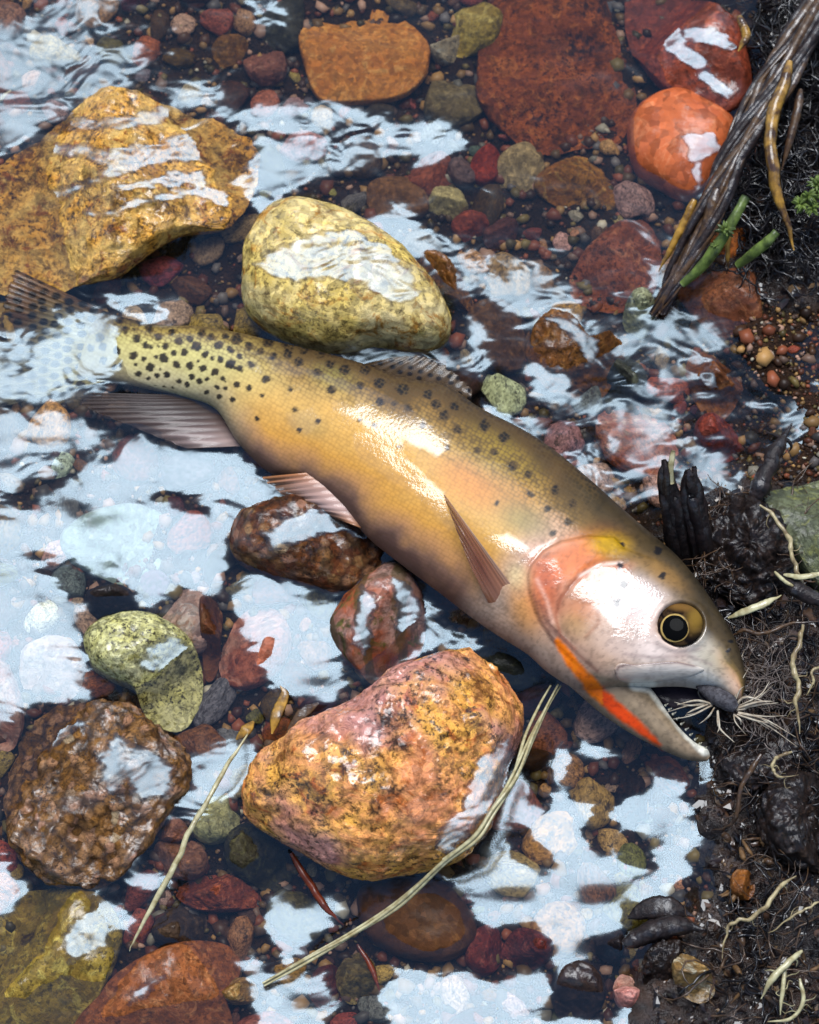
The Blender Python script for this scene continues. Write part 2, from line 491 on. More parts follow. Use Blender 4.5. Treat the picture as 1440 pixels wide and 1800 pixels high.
def hgrad(h):
    return np.gradient(h, wxs, axis=0), -np.gradient(h, wys, axis=1)
h1 = 5.5 * fbm(cwx / 58, cwy / 30, 0, 41, 2) * flow
h2 = 1.0 * fbm(cwx / 20, cwy / 11, 0, 43, 2) * flow
h3 = 8.5 * fbm(WX / 150, WY / 95, 0, 45, 2)
g1 = (*hgrad(h1), h1 / 5.5); g2 = hgrad(h2); g3 = (*hgrad(h3), h3 / 8.5)
rough = 0.45 + 0.55 * (1 - sm(0, 40, calm))
sx_ = tilt * np.cos(ang) + (g1[0] + g2[0]) * rough + g3[0]
sy_ = np.abs(tilt * np.sin(ang)) + 0.12 * (1 - M) + (g1[1] + g2[1]) * rough + g3[1]
# ------------------------------------------------------------------ stones
STONE_POLYS = []
STONE_NAMES = []
STONE_OBJS = []
CUT = {'beside', 'under', 'with', 'above', 'between', 'behind', 'below', 'left', 'touching', 'next', 'against', 'crossed', 'poking', 'leaning', 'in', 'covered', 'right', 'stuck', 'at', 'wedged', 'breaking', 'set', 'lying', 'among', 'standing'}
def short_name(label):
    w = label.split()
    k = next((i for i, x in enumerate(w) if x in CUT), len(w))
    return ' '.join(w[:k])
def stone(name, label, outline, above, m, p=2.4, facets=0, amp=0.10, seed=1, base=None, cat='stone', group=None, ntheta=110, nr=34, fine=0.02, lvl=0.42, stain=None):
    pts = np.asarray(outline, float)
    c = pts.mean(0)
    top = float(WL(c[0], c[1])) + above
    zb = float(bed_z(np.array(c[0]), np.array(c[1]))) - 0.004 if base is None else base
    zb = min(zb, top - 0.004)
    zs = zb + lvl * (top - zb)
    th = np.linspace(-pi, pi, ntheta, endpoint=False)
    # smooth closed outline, resampled by angle
    n = len(pts)
    dense = []
    for i in range(n):
        a, b_, c_, d_ = pts[i - 1], pts[i], pts[(i + 1) % n], pts[(i + 2) % n]
        for f in np.linspace(0, 1, 8, endpoint=False):
            dense.append(0.5 * (2 * b_ + (c_ - a) * f + (2 * a - 5 * b_ + 4 * c_ - d_) * f * f + (3 * b_ - a - 3 * c_ + d_) * f ** 3))
    dense = np.array(dense)
    W0 = P(dense[:, 0], dense[:, 1], zs)
    cw = P(c[0], c[1], zs)
    d = W0[:, :2] - cw[:2]
    angs = np.arctan2(d[:, 1], d[:, 0]); rad = np.hypot(d[:, 0], d[:, 1])
    k = np.argsort(angs)
    R = np.interp(th, angs[k], rad[k], period=2 * pi)
    Rm = R.mean()
    rho_t = np.sin(np.linspace(0, pi / 2, nr)) ** 1.0
    rings = []
    for r in rho_t:
        z = zs + (top - zs) * (1 - min(r, 1) ** p) ** (1 / p)
        rings.append((r, z))
    for f in (0.12, 0.3, 0.55, 0.8, 1.0):
        rings.append((1 - 0.30 * f * f, zs + (zb - zs) * f))
    V = []
    for r, z in rings:
        V.append(np.stack([r * R * np.cos(th), r * R * np.sin(th), np.full(ntheta, z - zb)], -1))
    V = np.array(V)
    rr = np.random.default_rng(seed)
    H = top - zb
    for _ in range(max(0, facets + (2 if fine > 0.006 else 0))):
        a = rr.uniform(0, 2 * pi); tl = rr.uniform(0.2, 0.75)
        nx, ny = cos(a) * tl, sin(a) * tl
        off = H * rr.uniform(0.80, 0.97)
        zp = off - (nx * V[..., 0] + ny * V[..., 1]) * (H / Rm) * 1.3
        lo = H * 0.25
        V[..., 2] = np.where(V[..., 2] > lo, np.maximum(lo, -np.log(np.exp(-V[..., 2] / H * 24) + np.exp(-np.maximum(zp, lo) / H * 24)) / 24 * H), V[..., 2])
    s = 1.0 / Rm
    q = V * s
    w = np.linalg.norm(V[..., :2], axis=-1, keepdims=True) / (R[None, :, None])
    n0 = fbm(q[..., 0] * 1.6, q[..., 1] * 1.6, q[..., 2] * 1.6, seed, 3)
    n1 = fbm(q[..., 0] * 5, q[..., 1] * 5, q[..., 2] * 5, seed + 9, 4, 0.6)
    dirv = np.concatenate([V[..., :2] / Rm * 0.6, np.ones(V.shape[:2] + (1,)) * (0.7 * H / Rm)], -1)
    sidef = (1 - 0.55 * w[..., 0] ** 4)
    V = V + dirv * ((amp * n0 * sidef + fine * 3.2 * n1 * np.minimum(1, 0.5 + np.abs(n0) * 2)) * Rm)[..., None]
    nrg = len(rings)
    verts = V.reshape(-1, 3)
    quads = grid_quads(nrg, ntheta, True)
    quads = quads[ntheta:]           # first ring collapses to the top point
    verts = np.vstack([verts, V[0].mean(0)])
    ti = len(verts) - 1
    i = np.arange(ntheta)
    tris = np.stack([np.full(ntheta, ti), ntheta + i, ntheta + (i + 1) % ntheta], -1)
    bi = (nrg - 1) * ntheta
    verts = np.vstack([verts, [0, 0, 0.0]])
    tb = np.stack([np.full(ntheta, len(verts) - 1), bi + (i + 1) % ntheta, bi + i], -1)
    me = mesh_fast(name, verts, quads, np.vstack([tris, tb]))
    o = obj(name, me, m, loc=(cw[0], cw[1], zb))
    wp = verts + np.array([cw[0], cw[1], zb])
    air = sm(-0.0008, 0.0014, wp[:, 2] - WL(*unP(wp)))
    a_ = me.attributes.new('air', 'FLOAT', 'POINT'); a_.data.foreach_set('value', air.astype(np.float32))
    if stain is not None:
        ux, uy = unP(wp); sv_ = np.zeros(len(wp))
        for x_, y_, rx_, ry_ in stain:
            sv_ = np.maximum(sv_, sm(1.4, 0.5, np.hypot((ux - x_) / rx_, (uy - y_) / ry_) + 0.9 * fbm(ux / 14, uy / 14, 0, seed, 4, .7)))
        sv_ = sv_ * (0.15 + 0.75 * sm(-.15, .25, fbm(ux / 6, uy / 6, 0, seed + 3, 3, .7)))
        a_ = me.attributes.new('stain', 'FLOAT', 'POINT'); a_.data.foreach_set('value', sv_.astype(np.float32))
    STONE_POLYS.append(pts)
    STONE_NAMES.append(short_name(label)); STONE_OBJS.append(o)
    return tag(o, label, cat, group)

def ell(cx, cy, rx, ry, a=0.0, n=12, j=0.08, seed=0):
    rr = np.random.default_rng(seed + int(cx * 7 + cy))
    t = np.linspace(0, 2 * pi, n, endpoint=False)
    k = 1 + j * rr.uniform(-1, 1, n)
    x = rx * k * np.cos(t); y = ry * k * np.sin(t)
    return np.stack([cx + x * cos(a) - y * sin(a), cy + x * sin(a) + y * cos(a)], -1)

RM = rock_mat
S = stone
S('boulder', 'large ochre granite boulder with dark cracks beside the tail of the trout',
  [(-60, 480), (-60, 300), (0, 275), (30, 250), (90, 215), (140, 188), (180, 166), (215, 160), (255, 170), (300, 182), (370, 195), (420, 220), (455, 262), (450, 310), (425, 360), (400, 395), (330, 405), (280, 430), (240, 460), (200, 485), (120, 500), (60, 506), (0, 505)],
  0.024, RM('ochre_granite', (236, 168, 80), (246, 200, 120), (170, 104, 54), 0.9, 1.0, 0.9, bump=0.9, seed=1), 2.9, 3, 0.10, 4, fine=0.035, cat='boulder', ntheta=220, nr=80)
S('stone', 'pale yellow wedge shaped stone above the back of the trout',
  [(425, 480), (432, 440), (450, 400), (480, 372), (520, 362), (580, 372), (640, 400), (700, 440), (750, 490), (785, 535), (797, 575), (785, 605), (740, 618), (660, 612), (580, 620), (500, 595), (440, 558), (425, 520)],
  0.024, RM('pale_yellow_stone', (232, 200, 116), (240, 216, 156), (196, 142, 72), 0.7, 0.8, 1.0, bump=0.35, seed=2), 2.7, -2, 0.12, 8, fine=0.014, ntheta=160, nr=50)
S('stone', 'angular orange sandstone block under clear water',
  [(525, 60), (545, 25), (590, -10), (650, -12), (690, 15), (730, 50), (757, 90), (750, 132), (720, 165), (670, 182), (600, 184), (560, 175), (535, 120)],
  -0.001, RM('orange_sandstone', (206, 138, 72), (190, 118, 58), (222, 160, 92), 0.35, 1.3, 0.1, bump=0.4, seed=3), 3.4, 2, 0.07, 12, fine=0.015)
S('boulder', 'broad rusty red boulder lying under clear water beside the dark red oval stone',
  [(845, 60), (870, 0), (930, -24), (1040, -24), (1080, 40), (1095, 100), (1115, 150), (1117, 200), (1090, 248), (1020, 258), (960, 268), (900, 242), (850, 192), (840, 130)],
  -0.0005, RM('rusty_rock', (168, 92, 50), (138, 74, 44), (186, 112, 64), 0.85, 1.1, 0.12, bump=0.9, seed=4), 3.2, 2, 0.09, 5, fine=0.03, cat='boulder', ntheta=180, nr=70, stain=[(1020, 78, 52, 34), (1060, 10, 44, 24)])
S('stone', 'dark red oval stone with a wet streak beside the root bundle',
  [(1100, 10), (1110, -15), (1200, -18), (1260, 22), (1300, 60), (1315, 110), (1322, 160), (1300, 192), (1260, 205), (1210, 185), (1160, 150), (1120, 100), (1102, 50)],
  0.012, RM('dark_red_stone', (140, 66, 46), (110, 56, 44), (172, 92, 66), 0.6, 1.0, 1.0, bump=0.35, seed=5), 2.6, 1, 0.07, 6, fine=0.01, ntheta=140, nr=44)
S('stone', 'smooth bright orange red stone below the dark red oval one',
  [(1103, 230), (1120, 195), (1160, 168), (1200, 163), (1240, 180), (1280, 205), (1292, 235), (1270, 292), (1235, 342), (1200, 352), (1160, 332), (1125, 312), (1108, 280)],
  0.006, RM('brick_red_stone', (196, 106, 68), (178, 92, 58), (208, 126, 88), 0.12, 0.8, 0.35, bump=0.12, seed=6), 2.8, 0, 0.06, 7, fine=0.005)
S('stone', 'yellow green granite cobble with black specks in shallow water',
  [(148, 1130), (165, 1100), (210, 1082), (260, 1082), (310, 1105), (345, 1145), (356, 1200), (346, 1240), (320, 1277), (285, 1275), (252, 1250), (235, 1212), (195, 1195), (160, 1172)],
  0.012, RM('yellow_green_granite', (208, 200, 132), (222, 216, 166), (160, 152, 88), 0.95, 1.4, 0.9, bump=0.4, seed=7), 2.4, 1, 0.09, 9, fine=0.018)
S('stone', 'dark red brown conglomerate stone under the belly of the trout',
  [(405, 940), (430, 905), (490, 884), (560, 884), (620, 905), (668, 950), (676, 985), (645, 1020), (595, 1042), (530, 1027), (470, 1010), (415, 985)],
  0.017, RM('red_brown_conglomerate', (140, 84, 48), (100, 54, 36), (168, 130, 86), 0.8, 1.3, 1.0, bump=0.8, seed=8, mosaic=0.5), 2.4, -1, 0.12, 10, fine=0.03)
S('stone', 'pink stone crossed by green and rust bands beside the belly',
  [(580, 1100), (600, 1060), (640, 1020), (670, 998), (700, 995), (722, 1010), (746, 1060), (746, 1122), (722, 1160), (690, 1182), (655, 1197), (620, 1172), (590, 1142)],
  0.014, RM('banded_pink_stone', (186, 150, 136), (160, 86, 58), (104, 96, 52), 0.5, 0.7, 0.9, vein=0.7, bump=0.35, seed=9), 2.3, -1, 0.09, 13, fine=0.012)
S('boulder', 'big mottled orange and pink boulder with black specks below the trout',
  [(425, 1390), (440, 1340), (500, 1305), (560, 1270), (620, 1240), (680, 1195), (740, 1165), (800, 1155), (850, 1170), (890, 1205), (916, 1250), (916, 1300), (892, 1360), (872, 1420), (850, 1470), (800, 1512), (720, 1536), (640, 1546), (570, 1522), (500, 1482), (440, 1437)],
  0.046, RM('mottled_orange_granite', (254, 186, 98), (246, 164, 116), (206, 116, 64), 0.9, 0.8, 1.0, bump=0.8, seed=10, pal=(224, 158, 148)), 2.1, -2, 0.15, 16, fine=0.026, cat='boulder', ntheta=260, nr=100, stain=[(680, 1270, 34, 22), (700, 1305, 20, 18), (640, 1365, 36, 18), (690, 1385, 22, 20), (660, 1420, 14, 12), (560, 1420, 12, 30), (780, 1370, 16, 30)])
S('boulder', 'knobbly brown pebble conglomerate boulder left of the mottled orange boulder',
  [(5, 1400), (20, 1330), (50, 1270), (100, 1240), (180, 1235), (240, 1245), (290, 1280), (332, 1330), (332, 1390), (300, 1430), (250, 1500), (200, 1550), (130, 1562), (60, 1532), (20, 1482)],
  0.016, RM('knobbly_conglomerate', (176, 124, 66), (136, 92, 52), (206, 156, 112), 0.85, 1.5, 0.9, bump=1.0, seed=11, mosaic=0.75), 2.5, 1, 0.12, 17, fine=0.05, cat='boulder', ntheta=180, nr=60)
S('boulder', 'mossy yellow boulder touching the knobbly brown boulder',
  [(-50, 1640), (10, 1575), (90, 1560), (160, 1570), (200, 1600), (216, 1650), (192, 1720), (152, 1790), (130, 1850), (-50, 1860)],
  0.008, RM('mossy_yellow_rock', (162, 136, 66), (128, 102, 50), (190, 168, 92), 0.8, 1.1, 0.7, bump=0.6, seed=12), 2.5, 1, 0.1, 19, fine=0.025, cat='boulder')
S('stone', 'broad rust brown granite stone next to the mossy yellow boulder',
  [(130, 1840), (180, 1742), (240, 1690), (310, 1660), (370, 1655), (412, 1670), (422, 1710), (400, 1750), (390, 1840)],
  0.006, RM('rust_brown_granite', (160, 96, 58), (134, 78, 48), (178, 118, 78), 0.6, 1.4, 0.7, bump=0.4, seed=13), 2.6, 1, 0.07, 21, fine=0.015)
S('stone', 'flat chocolate brown slab under the long straw bundle',
  [(630, 1570), (680, 1550), (740, 1545), (790, 1560), (830, 1610), (837, 1650), (810, 1680), (760, 1692), (690, 1677), (640, 1640)],
  0.0, RM('chocolate_slab', (98, 62, 36), (84, 52, 32), (112, 74, 44), 0.3, 0.9, 0.2, bump=0.2, seed=14), 3.4, 0, 0.05, 23, fine=0.006)
S('stone', 'small maroon stone touching the chocolate brown slab', [(818, 1690), (832, 1640), (868, 1628), (886, 1660), (876, 1700), (850, 1716)], 0.001,
  RM('maroon_stone', (130, 60, 50), (104, 46, 40), (150, 84, 70), 0.5, 1.4, 0.3, seed=15), 2.4, 1, 0.08, 25)
S('stone', 'maroon stone with a dark end beside the smaller maroon one', [(884, 1662), (910, 1634), (946, 1640), (974, 1660), (962, 1692), (920, 1707), (890, 1697)], 0.001,
  RM('maroon_dark_stone', (120, 52, 44), (80, 44, 40), (142, 76, 62), 0.7, 1.4, 0.3, seed=16), 2.4, 1, 0.08, 26)
S('stone', 'rusty red granite chip between the straw and the mottled boulder', [(308, 1572), (340, 1540), (400, 1538), (452, 1568), (452, 1592), (400, 1602), (340, 1597)], 0.003,
  RM('rust_chip', (160, 86, 60), (130, 66, 48), (184, 110, 82), 0.8, 1.5, 0.5, seed=17), 2.5, 1, 0.1, 27, fine=0.03)
S('stone', 'blackish green stone against the foot of the mottled orange boulder', [(398, 1472), (440, 1450), (490, 1490), (512, 1540), (490, 1567), (440, 1552), (400, 1522)], 0.002,
  RM('black_green_stone', (72, 66, 46), (52, 46, 36), (96, 90, 60), 0.7, 1.5, 0.4, seed=18), 2.5, 1, 0.1, 28, fine=0.03)
S('stone', 'pale yellow green pebble crossed by the lone straw', [(340, 1440), (378, 1400), (424, 1408), (420, 1462), (376, 1484), (343, 1472)], 0.0,
  RM('pale_green_pebble', (196, 190, 140), (174, 168, 110), (206, 204, 160), 0.5, 1.4, 0.1, seed=19), 2.3, 0, 0.08, 29)
S('stone', 'dull pink oval stone beside the lone straw', ell(318, 1510, 52, 38, 0.2, seed=3), 0.0,
  RM('dull_pink_stone', (160, 110, 88), (140, 96, 72), (178, 130, 104), 0.5, 1.3, 0.2, seed=20), 2.3, 0, 0.08, 30)
S('stone', 'salmon pink pebble between the lone straw and the knobbly boulder', ell(300, 1460, 34, 22, 0.3, seed=4), 0.0,
  RM('salmon_pebble', (178, 124, 100), (160, 104, 82), (190, 144, 120), 0.4, 1.4, 0.2, seed=21), 2.3, 0, 0.08, 31)
S('stone', 'smooth dark umber stone above the broad rust brown granite', [(268, 1640), (290, 1598), (340, 1588), (362, 1610), (358, 1650), (320, 1664), (280, 1660)], 0.001,
  RM('umber_stone', (82, 62, 46), (66, 50, 40), (96, 74, 54), 0.4, 1.4, 0.4, seed=22), 2.4, 1, 0.08, 32)
S('stone', 'olive angular stone under the end of the straw bundle', [(588, 1720), (610, 1682), (645, 1672), (662, 1710), (648, 1752), (612, 1762)], 0.001,
  RM('olive_stone', (128, 108, 66), (106, 88, 54), (150, 132, 88), 0.6, 1.4, 0.3, seed=23), 2.3, 2, 0.09, 33)
S('stone', 'dark crimson stone beside the olive angular stone', ell(575, 1735, 34, 38, 0.4, seed=5), -0.001,
  RM('crimson_stone', (118, 56, 44), (98, 46, 38), (136, 76, 58), 0.4, 1.4, 0.1, seed=24), 2.3, 1, 0.08, 34)
S('stone', 'thin tan chip lying at the tip of the straw bundle', [(384, 1738), (402, 1722), (440, 1724), (454, 1742), (446, 1760), (404, 1764)], 0.004,
  RM('tan_chip', (176, 136, 82), (152, 110, 62), (196, 160, 108), 0.3, 1.4, 0.5, seed=25), 3.0, 0, 0.05, 35)
S('stone', 'whitish pink round cobble behind the yellow green granite', [(285, 1090), (290, 1050), (320, 1034), (355, 1044), (378, 1080), (372, 1130), (340, 1150), (300, 1130)], -0.001,
  RM('whitish_pink_cobble', (206, 176, 162), (190, 150, 134), (214, 196, 186), 0.25, 1.2, 0.1, seed=26), 2.5, 0, 0.05, 36)
S('stone', 'pale rose round cobble under bright water left of the yellow green granite', ell(92, 1175, 62, 56, 0.1, seed=6), -0.002,
  RM('pale_rose_cobble', (200, 172, 160), (184, 156, 146), (210, 190, 182), 0.2, 1.2, 0.0, seed=27), 2.5, 0, 0.05, 37)
S('stone', 'long rosy cobble above the knobbly brown boulder', [(-40, 1180), (0, 1160), (28, 1195), (42, 1250), (34, 1300), (0, 1320), (-40, 1310)], 0.001,
  RM('rosy_cobble', (188, 146, 128), (160, 104, 84), (200, 168, 150), 0.4, 1.2, 0.3, seed=28), 2.5, 0, 0.05, 38)
S('stone', 'brick pink stone between the banded pink stone and the granite cobble', [(383, 1165), (400, 1122), (430, 1072), (470, 1064), (502, 1090), (512, 1132), (490, 1182), (440, 1212), (400, 1202)], 0.001,
  RM('brick_pink_stone', (176, 104, 80), (196, 146, 126), (142, 78, 58), 0.35, 1.0, 0.3, seed=29), 2.5, 0, 0.07, 39)
S('stone', 'narrow chestnut stone standing beside the yellow green granite', [(352, 1060), (372, 1050), (390, 1075), (388, 1130), (378, 1185), (360, 1190), (354, 1130)], 0.003,
  RM('chestnut_stone', (118, 70, 44), (92, 54, 36), (140, 96, 64), 0.4, 1.2, 0.7, vein=0.4, seed=30), 2.6, 0, 0.06, 40)
S('stone', 'broad grey green slab under bright water below the anal fin', [(110, 940), (160, 905), (230, 890), (290, 905), (312, 955), (290, 1010), (220, 1025), (150, 1005), (112, 975)], -0.002,
  RM('grey_green_slab', (160, 176, 164), (140, 158, 146), (176, 186, 178), 0.25, 1.0, 0.0, seed=31), 3.2, 0, 0.05, 41)
S('stone', 'black brown lump poking up beside the grey green slab', [(150, 1050), (175, 1036), (215, 1034), (242, 1055), (236, 1084), (196, 1094), (162, 1080)], 0.002,
  RM('black_brown_lump', (48, 38, 34), (36, 28, 28), (62, 50, 44), 0.6, 1.5, 0.4, seed=32), 2.4, 1, 0.1, 42)
S('stone', 'shaggy brown rock at the upstream side of the dorsal fin', [(928, 640), (935, 585), (968, 555), (1010, 570), (1040, 608), (1070, 595), (1098, 620), (1082, 655), (1058, 692), (1000, 694), (955, 682)], 0.010,
  RM('shaggy_brown_rock', (140, 92, 48), (110, 68, 38), (164, 114, 66), 0.8, 1.3, 0.6, bump=0.9, seed=33), 2.6, 1, 0.10, 43, fine=0.04)
S('stone', 'charcoal green stone leaning on the shaggy brown rock', [(1056, 688), (1075, 650), (1100, 622), (1128, 640), (1136, 680), (1110, 704), (1075, 706)], 0.006,
  RM('charcoal_green_stone', (76, 76, 62), (56, 56, 50), (94, 94, 74), 0.6, 1.4, 0.7, seed=34), 2.4, 2, 0.09, 44)
S('stone', 'round pale green speckled cobble above the charcoal green stone', ell(1124, 552, 30, 38, 0.2, seed=7), 0.003,
  RM('pale_green_cobble', (170, 170, 134), (146, 146, 108), (186, 188, 156), 0.9, 1.5, 0.4, seed=35), 2.4, 0, 0.06, 45)
S('stone', 'reddish lumpy stone under water left of the thick root', [(1003, 482), (1040, 430), (1090, 395), (1140, 400), (1162, 450), (1152, 512), (1110, 542), (1050, 542), (1010, 522)], -0.001,
  RM('reddish_lumpy', (164, 94, 66), (134, 74, 52), (188, 122, 90), 0.7, 1.2, 0.1, bump=0.8, seed=36), 2.7, 1, 0.1, 46, fine=0.03)
S('stone', 'golden brown stone under water below the rusty boulder', [(938, 322), (980, 288), (1040, 264), (1090, 275), (1112, 320), (1090, 362), (1020, 372), (960, 352)], -0.002,
  RM('golden_brown_stone', (176, 122, 60), (146, 94, 48), (196, 148, 84), 0.7, 1.2, 0.0, bump=0.8, seed=37), 2.7, 1, 0.1, 47, fine=0.03)
S('stone', 'flat russet stone beside the lower green stem', [(1194, 512), (1220, 480), (1270, 468), (1322, 488), (1338, 540), (1332, 582), (1280, 592), (1230, 564)], 0.010,
  RM('flat_russet', (150, 90, 58), (126, 72, 48), (170, 112, 78), 0.6, 1.2, 0.4, seed=38), 3.0, 1, 0.07, 48, fine=0.015)
S('stone', 'wet brown wedge stone in the side trickle with curling ripples round it', [(1206, 642), (1225, 610), (1262, 625), (1304, 660), (1304, 692), (1272, 732), (1240, 722), (1215, 682)], 0.010,
  RM('wet_brown_wedge', (140, 84, 48), (108, 64, 40), (166, 110, 70), 0.6, 1.2, 1.0, seed=39), 2.5, 2, 0.08, 49)
S('stone', 'crimson brown pebble below the wet brown wedge stone', ell(1262, 770, 44, 34, 0.6, seed=8), 0.002,
  RM('crimson_brown', (138, 64, 50), (112, 50, 42), (160, 90, 72), 0.5, 1.3, 0.5, seed=40), 2.4, 1, 0.08, 50)
S('stone', 'speckled rose stone covered by rippled water above the trout head', [(1046, 760), (1060, 720), (1110, 700), (1160, 725), (1192, 780), (1180, 830), (1120, 838), (1070, 810)], -0.001,
  RM('speckled_rose', (196, 134, 108), (178, 104, 78), (212, 168, 140), 0.6, 1.4, 0.0, seed=41), 2.6, 0, 0.08, 51, fine=0.03)
S('stone', 'long brown bar shaped stone right of the pale yellow wedge', [(738, 458), (760, 448), (800, 478), (832, 520), (828, 545), (794, 528), (752, 494)], 0.007,
  RM('brown_bar', (146, 96, 50), (120, 76, 42), (168, 118, 68), 0.8, 1.4, 0.7, seed=42), 2.5, 0, 0.08, 52, fine=0.02)
S('stone', 'flat dark brown stone under water between the bar shaped and shaggy stones', [(824, 548), (870, 528), (922, 558), (932, 622), (902, 655), (850, 645), (826, 602)], -0.001,
  RM('flat_dark_brown', (104, 72, 44), (84, 56, 36), (124, 88, 56), 0.5, 1.2, 0.0, seed=43), 2.8, 0, 0.07, 53)
S('boulder', 'grey green lichen boulder behind the cream root on the bank', [(1328, 882), (1370, 860), (1440, 838), (1500, 835), (1500, 1060), (1428, 1026), (1384, 962), (1342, 912)], 0.026,
  RM('grey_green_rock', (112, 116, 88), (90, 94, 74), (136, 136, 84), 0.5, 1.3, 0.35, bump=0.6, seed=44), 2.8, 1, 0.07, 54, fine=0.02, cat='boulder')
S('stone', 'tan stone with white crystals stuck in the dark bank', [(1183, 1692), (1204, 1674), (1240, 1698), (1258, 1740), (1236, 1762), (1200, 1748), (1184, 1722)], 0.018,
  RM('tan_crystal', (164, 132, 84), (138, 106, 66), (206, 198, 172), 0.6, 1.3, 0.8, seed=45, pal=(212, 208, 188)), 2.4, 1, 0.09, 55)
S('stone', 'smooth blackish egg shaped stone at the edge of the calm pool', [(972, 1720), (990, 1690), (1030, 1690), (1060, 1720), (1062, 1762), (1034, 1792), (990, 1790), (970, 1760)], 0.003,
  RM('blackish_egg', (58, 44, 40), (44, 34, 34), (78, 58, 48), 0.3, 1.2, 0.9, seed=46), 2.3, 0, 0.05, 56)
S('stone', 'small blackish cobble touching the egg shaped stone', ell(1072, 1662, 26, 30, 0, seed=9), 0.004,
  RM('blackish_cobble', (50, 40, 38), (38, 30, 32), (66, 52, 46), 0.3, 1.2, 0.9, seed=47), 2.3, 0, 0.05, 57)
S('stone', 'bright pink and white pebble wedged at the foot of the bank', [(1078, 1740), (1090, 1712), (1114, 1718), (1124, 1752), (1112, 1774), (1088, 1770)], 0.008,
  RM('pink_white_pebble', (226, 150, 136), (236, 190, 176), (200, 104, 92), 0.2, 1.2, 0.6, seed=48), 2.3, 0, 0.05, 58)
S('stone', 'dark earthy lump breaking the calm pool below the open mouth', [(1078, 1402), (1100, 1370), (1138, 1372), (1160, 1402), (1150, 1432), (1112, 1444), (1086, 1428)], 0.003,
  RM('earthy_lump', (66, 50, 44), (46, 36, 36), (110, 66, 40), 0.8, 1.5, 0.5, bump=1.0, seed=49), 2.4, 1, 0.1, 59, fine=0.05)
S('stone', 'small burnt orange stone set in the black bank mud', [(1284, 1545), (1296, 1530), (1322, 1536), (1328, 1566), (1312, 1582), (1288, 1574)], 0.016,
  RM('burnt_orange', (146, 92, 46), (120, 72, 38), (166, 112, 64), 0.4, 1.2, 0.3, seed=50), 2.4, 1, 0.09, 60)
S('stone', 'dark green stone under the chin of the trout', [(722, 1172), (770, 1142), (830, 1134), (890, 1150), (940, 1180), (948, 1208), (900, 1215), (850, 1200)], 0.001,
  RM('dark_green_stone', (60, 62, 50), (44, 46, 42), (78, 80, 62), 0.5, 1.3, 0.4, seed=51), 2.4, 0, 0.08, 61)
S('stone', 'tan yellow cobble behind the spotted tail fin', [(-40, 540), (0, 510), (32, 530), (40, 580), (22, 622), (-40, 630)], 0.0,
  RM('tan_yellow', (184, 152, 96), (160, 126, 74), (204, 178, 124), 0.5, 1.2, 0.1, seed=52), 2.4, 0, 0.07, 62)
S('stone', 'mustard yellow stone under water beside the rusty boulder', [(786, 60), (800, 24), (850, 8), (884, 30), (870, 78), (826, 96), (796, 90)], -0.002,
  RM('mustard_stone', (176, 150, 76), (146, 122, 60), (196, 174, 104), 0.5, 1.2, 0.0, seed=53), 2.4, 1, 0.08, 63)
S('stone', 'pale ringed pebble beside the orange sandstone block', ell(784, 82, 26, 32, 0.5, seed=10), -0.002,
  RM('pale_ring', (190, 176, 150), (150, 128, 96), (206, 198, 178), 0.3, 1.2, 0.0, seed=54), 2.4, 0, 0.06, 64)
S('stone', 'olive slab under water below the mustard stone', [(745, 190), (770, 130), (830, 110), (850, 150), (846, 200), (800, 225), (760, 215)], -0.003,
  RM('olive_slab', (120, 104, 72), (100, 84, 58), (140, 122, 88), 0.4, 1.2, 0.0, seed=55), 2.6, 0, 0.07, 65)
S('stone', 'ochre pebble in the deep dark water upstream', ell(405, 92, 34, 26, -0.3, seed=11), -0.004,
  RM('deep_ochre', (150, 104, 54), (124, 82, 44), (170, 124, 70), 0.4, 1.2, 0.0, seed=56), 2.4, 0, 0.07, 66)
S('stone', 'pinkish brown pebble next to the ochre one in dark water', ell(468, 118, 40, 34, 0.3, seed=12), -0.004,
  RM('deep_pink', (150, 98, 80), (126, 80, 66), (172, 124, 104), 0.4, 1.2, 0.0, seed=57), 2.4, 0, 0.07, 67)
S('stone', 'dark olive slab in the deep water beside the orange sandstone block', [(430, 60), (470, 20), (530, 0), (532, 60), (520, 90), (450, 95)], -0.005,
  RM('deep_olive', (70, 64, 46), (54, 50, 40), (84, 78, 56), 0.4, 1.2, 0.0, seed=58), 2.8, 0, 0.07, 68)
m_clod = RM('black_earth', (58, 44, 38), (36, 28, 28), (88, 66, 52), 0.9, 1.6, 0.5, bump=1.2, seed=77)
S('root_clump', 'lumpy clump of black earth and roots beside the broken stump', [(1236, 980), (1250, 905), (1300, 872), (1350, 890), (1388, 940), (1392, 1010), (1350, 1050), (1300, 1060), (1258, 1030)], 0.026, m_clod, 2.3, 0, 0.25, 81, fine=0.11, cat='earth')
S('root_clump', 'dark earth clod below the hooked pale root loop', [(1330, 1420), (1360, 1370), (1420, 1360), (1480, 1400), (1480, 1520), (1420, 1530), (1350, 1500)], 0.022, m_clod, 2.3, 0, 0.2, 82, fine=0.07, cat='earth')
S('root_clump', 'dark brown earth clod under the fishing fly', [(1262, 1330), (1290, 1280), (1340, 1262), (1392, 1290), (1396, 1350), (1340, 1390), (1284, 1380)], 0.017, m_clod, 2.3, 0, 0.18, 83, fine=0.07, cat='earth')
S('root_clump', 'low earth clod beside the tan crystal stone', [(1130, 1690), (1160, 1656), (1200, 1660), (1186, 1700), (1180, 1740), (1140, 1744)], 0.012, m_clod, 2.3, 0, 0.18, 84, fine=0.07, cat='earth')
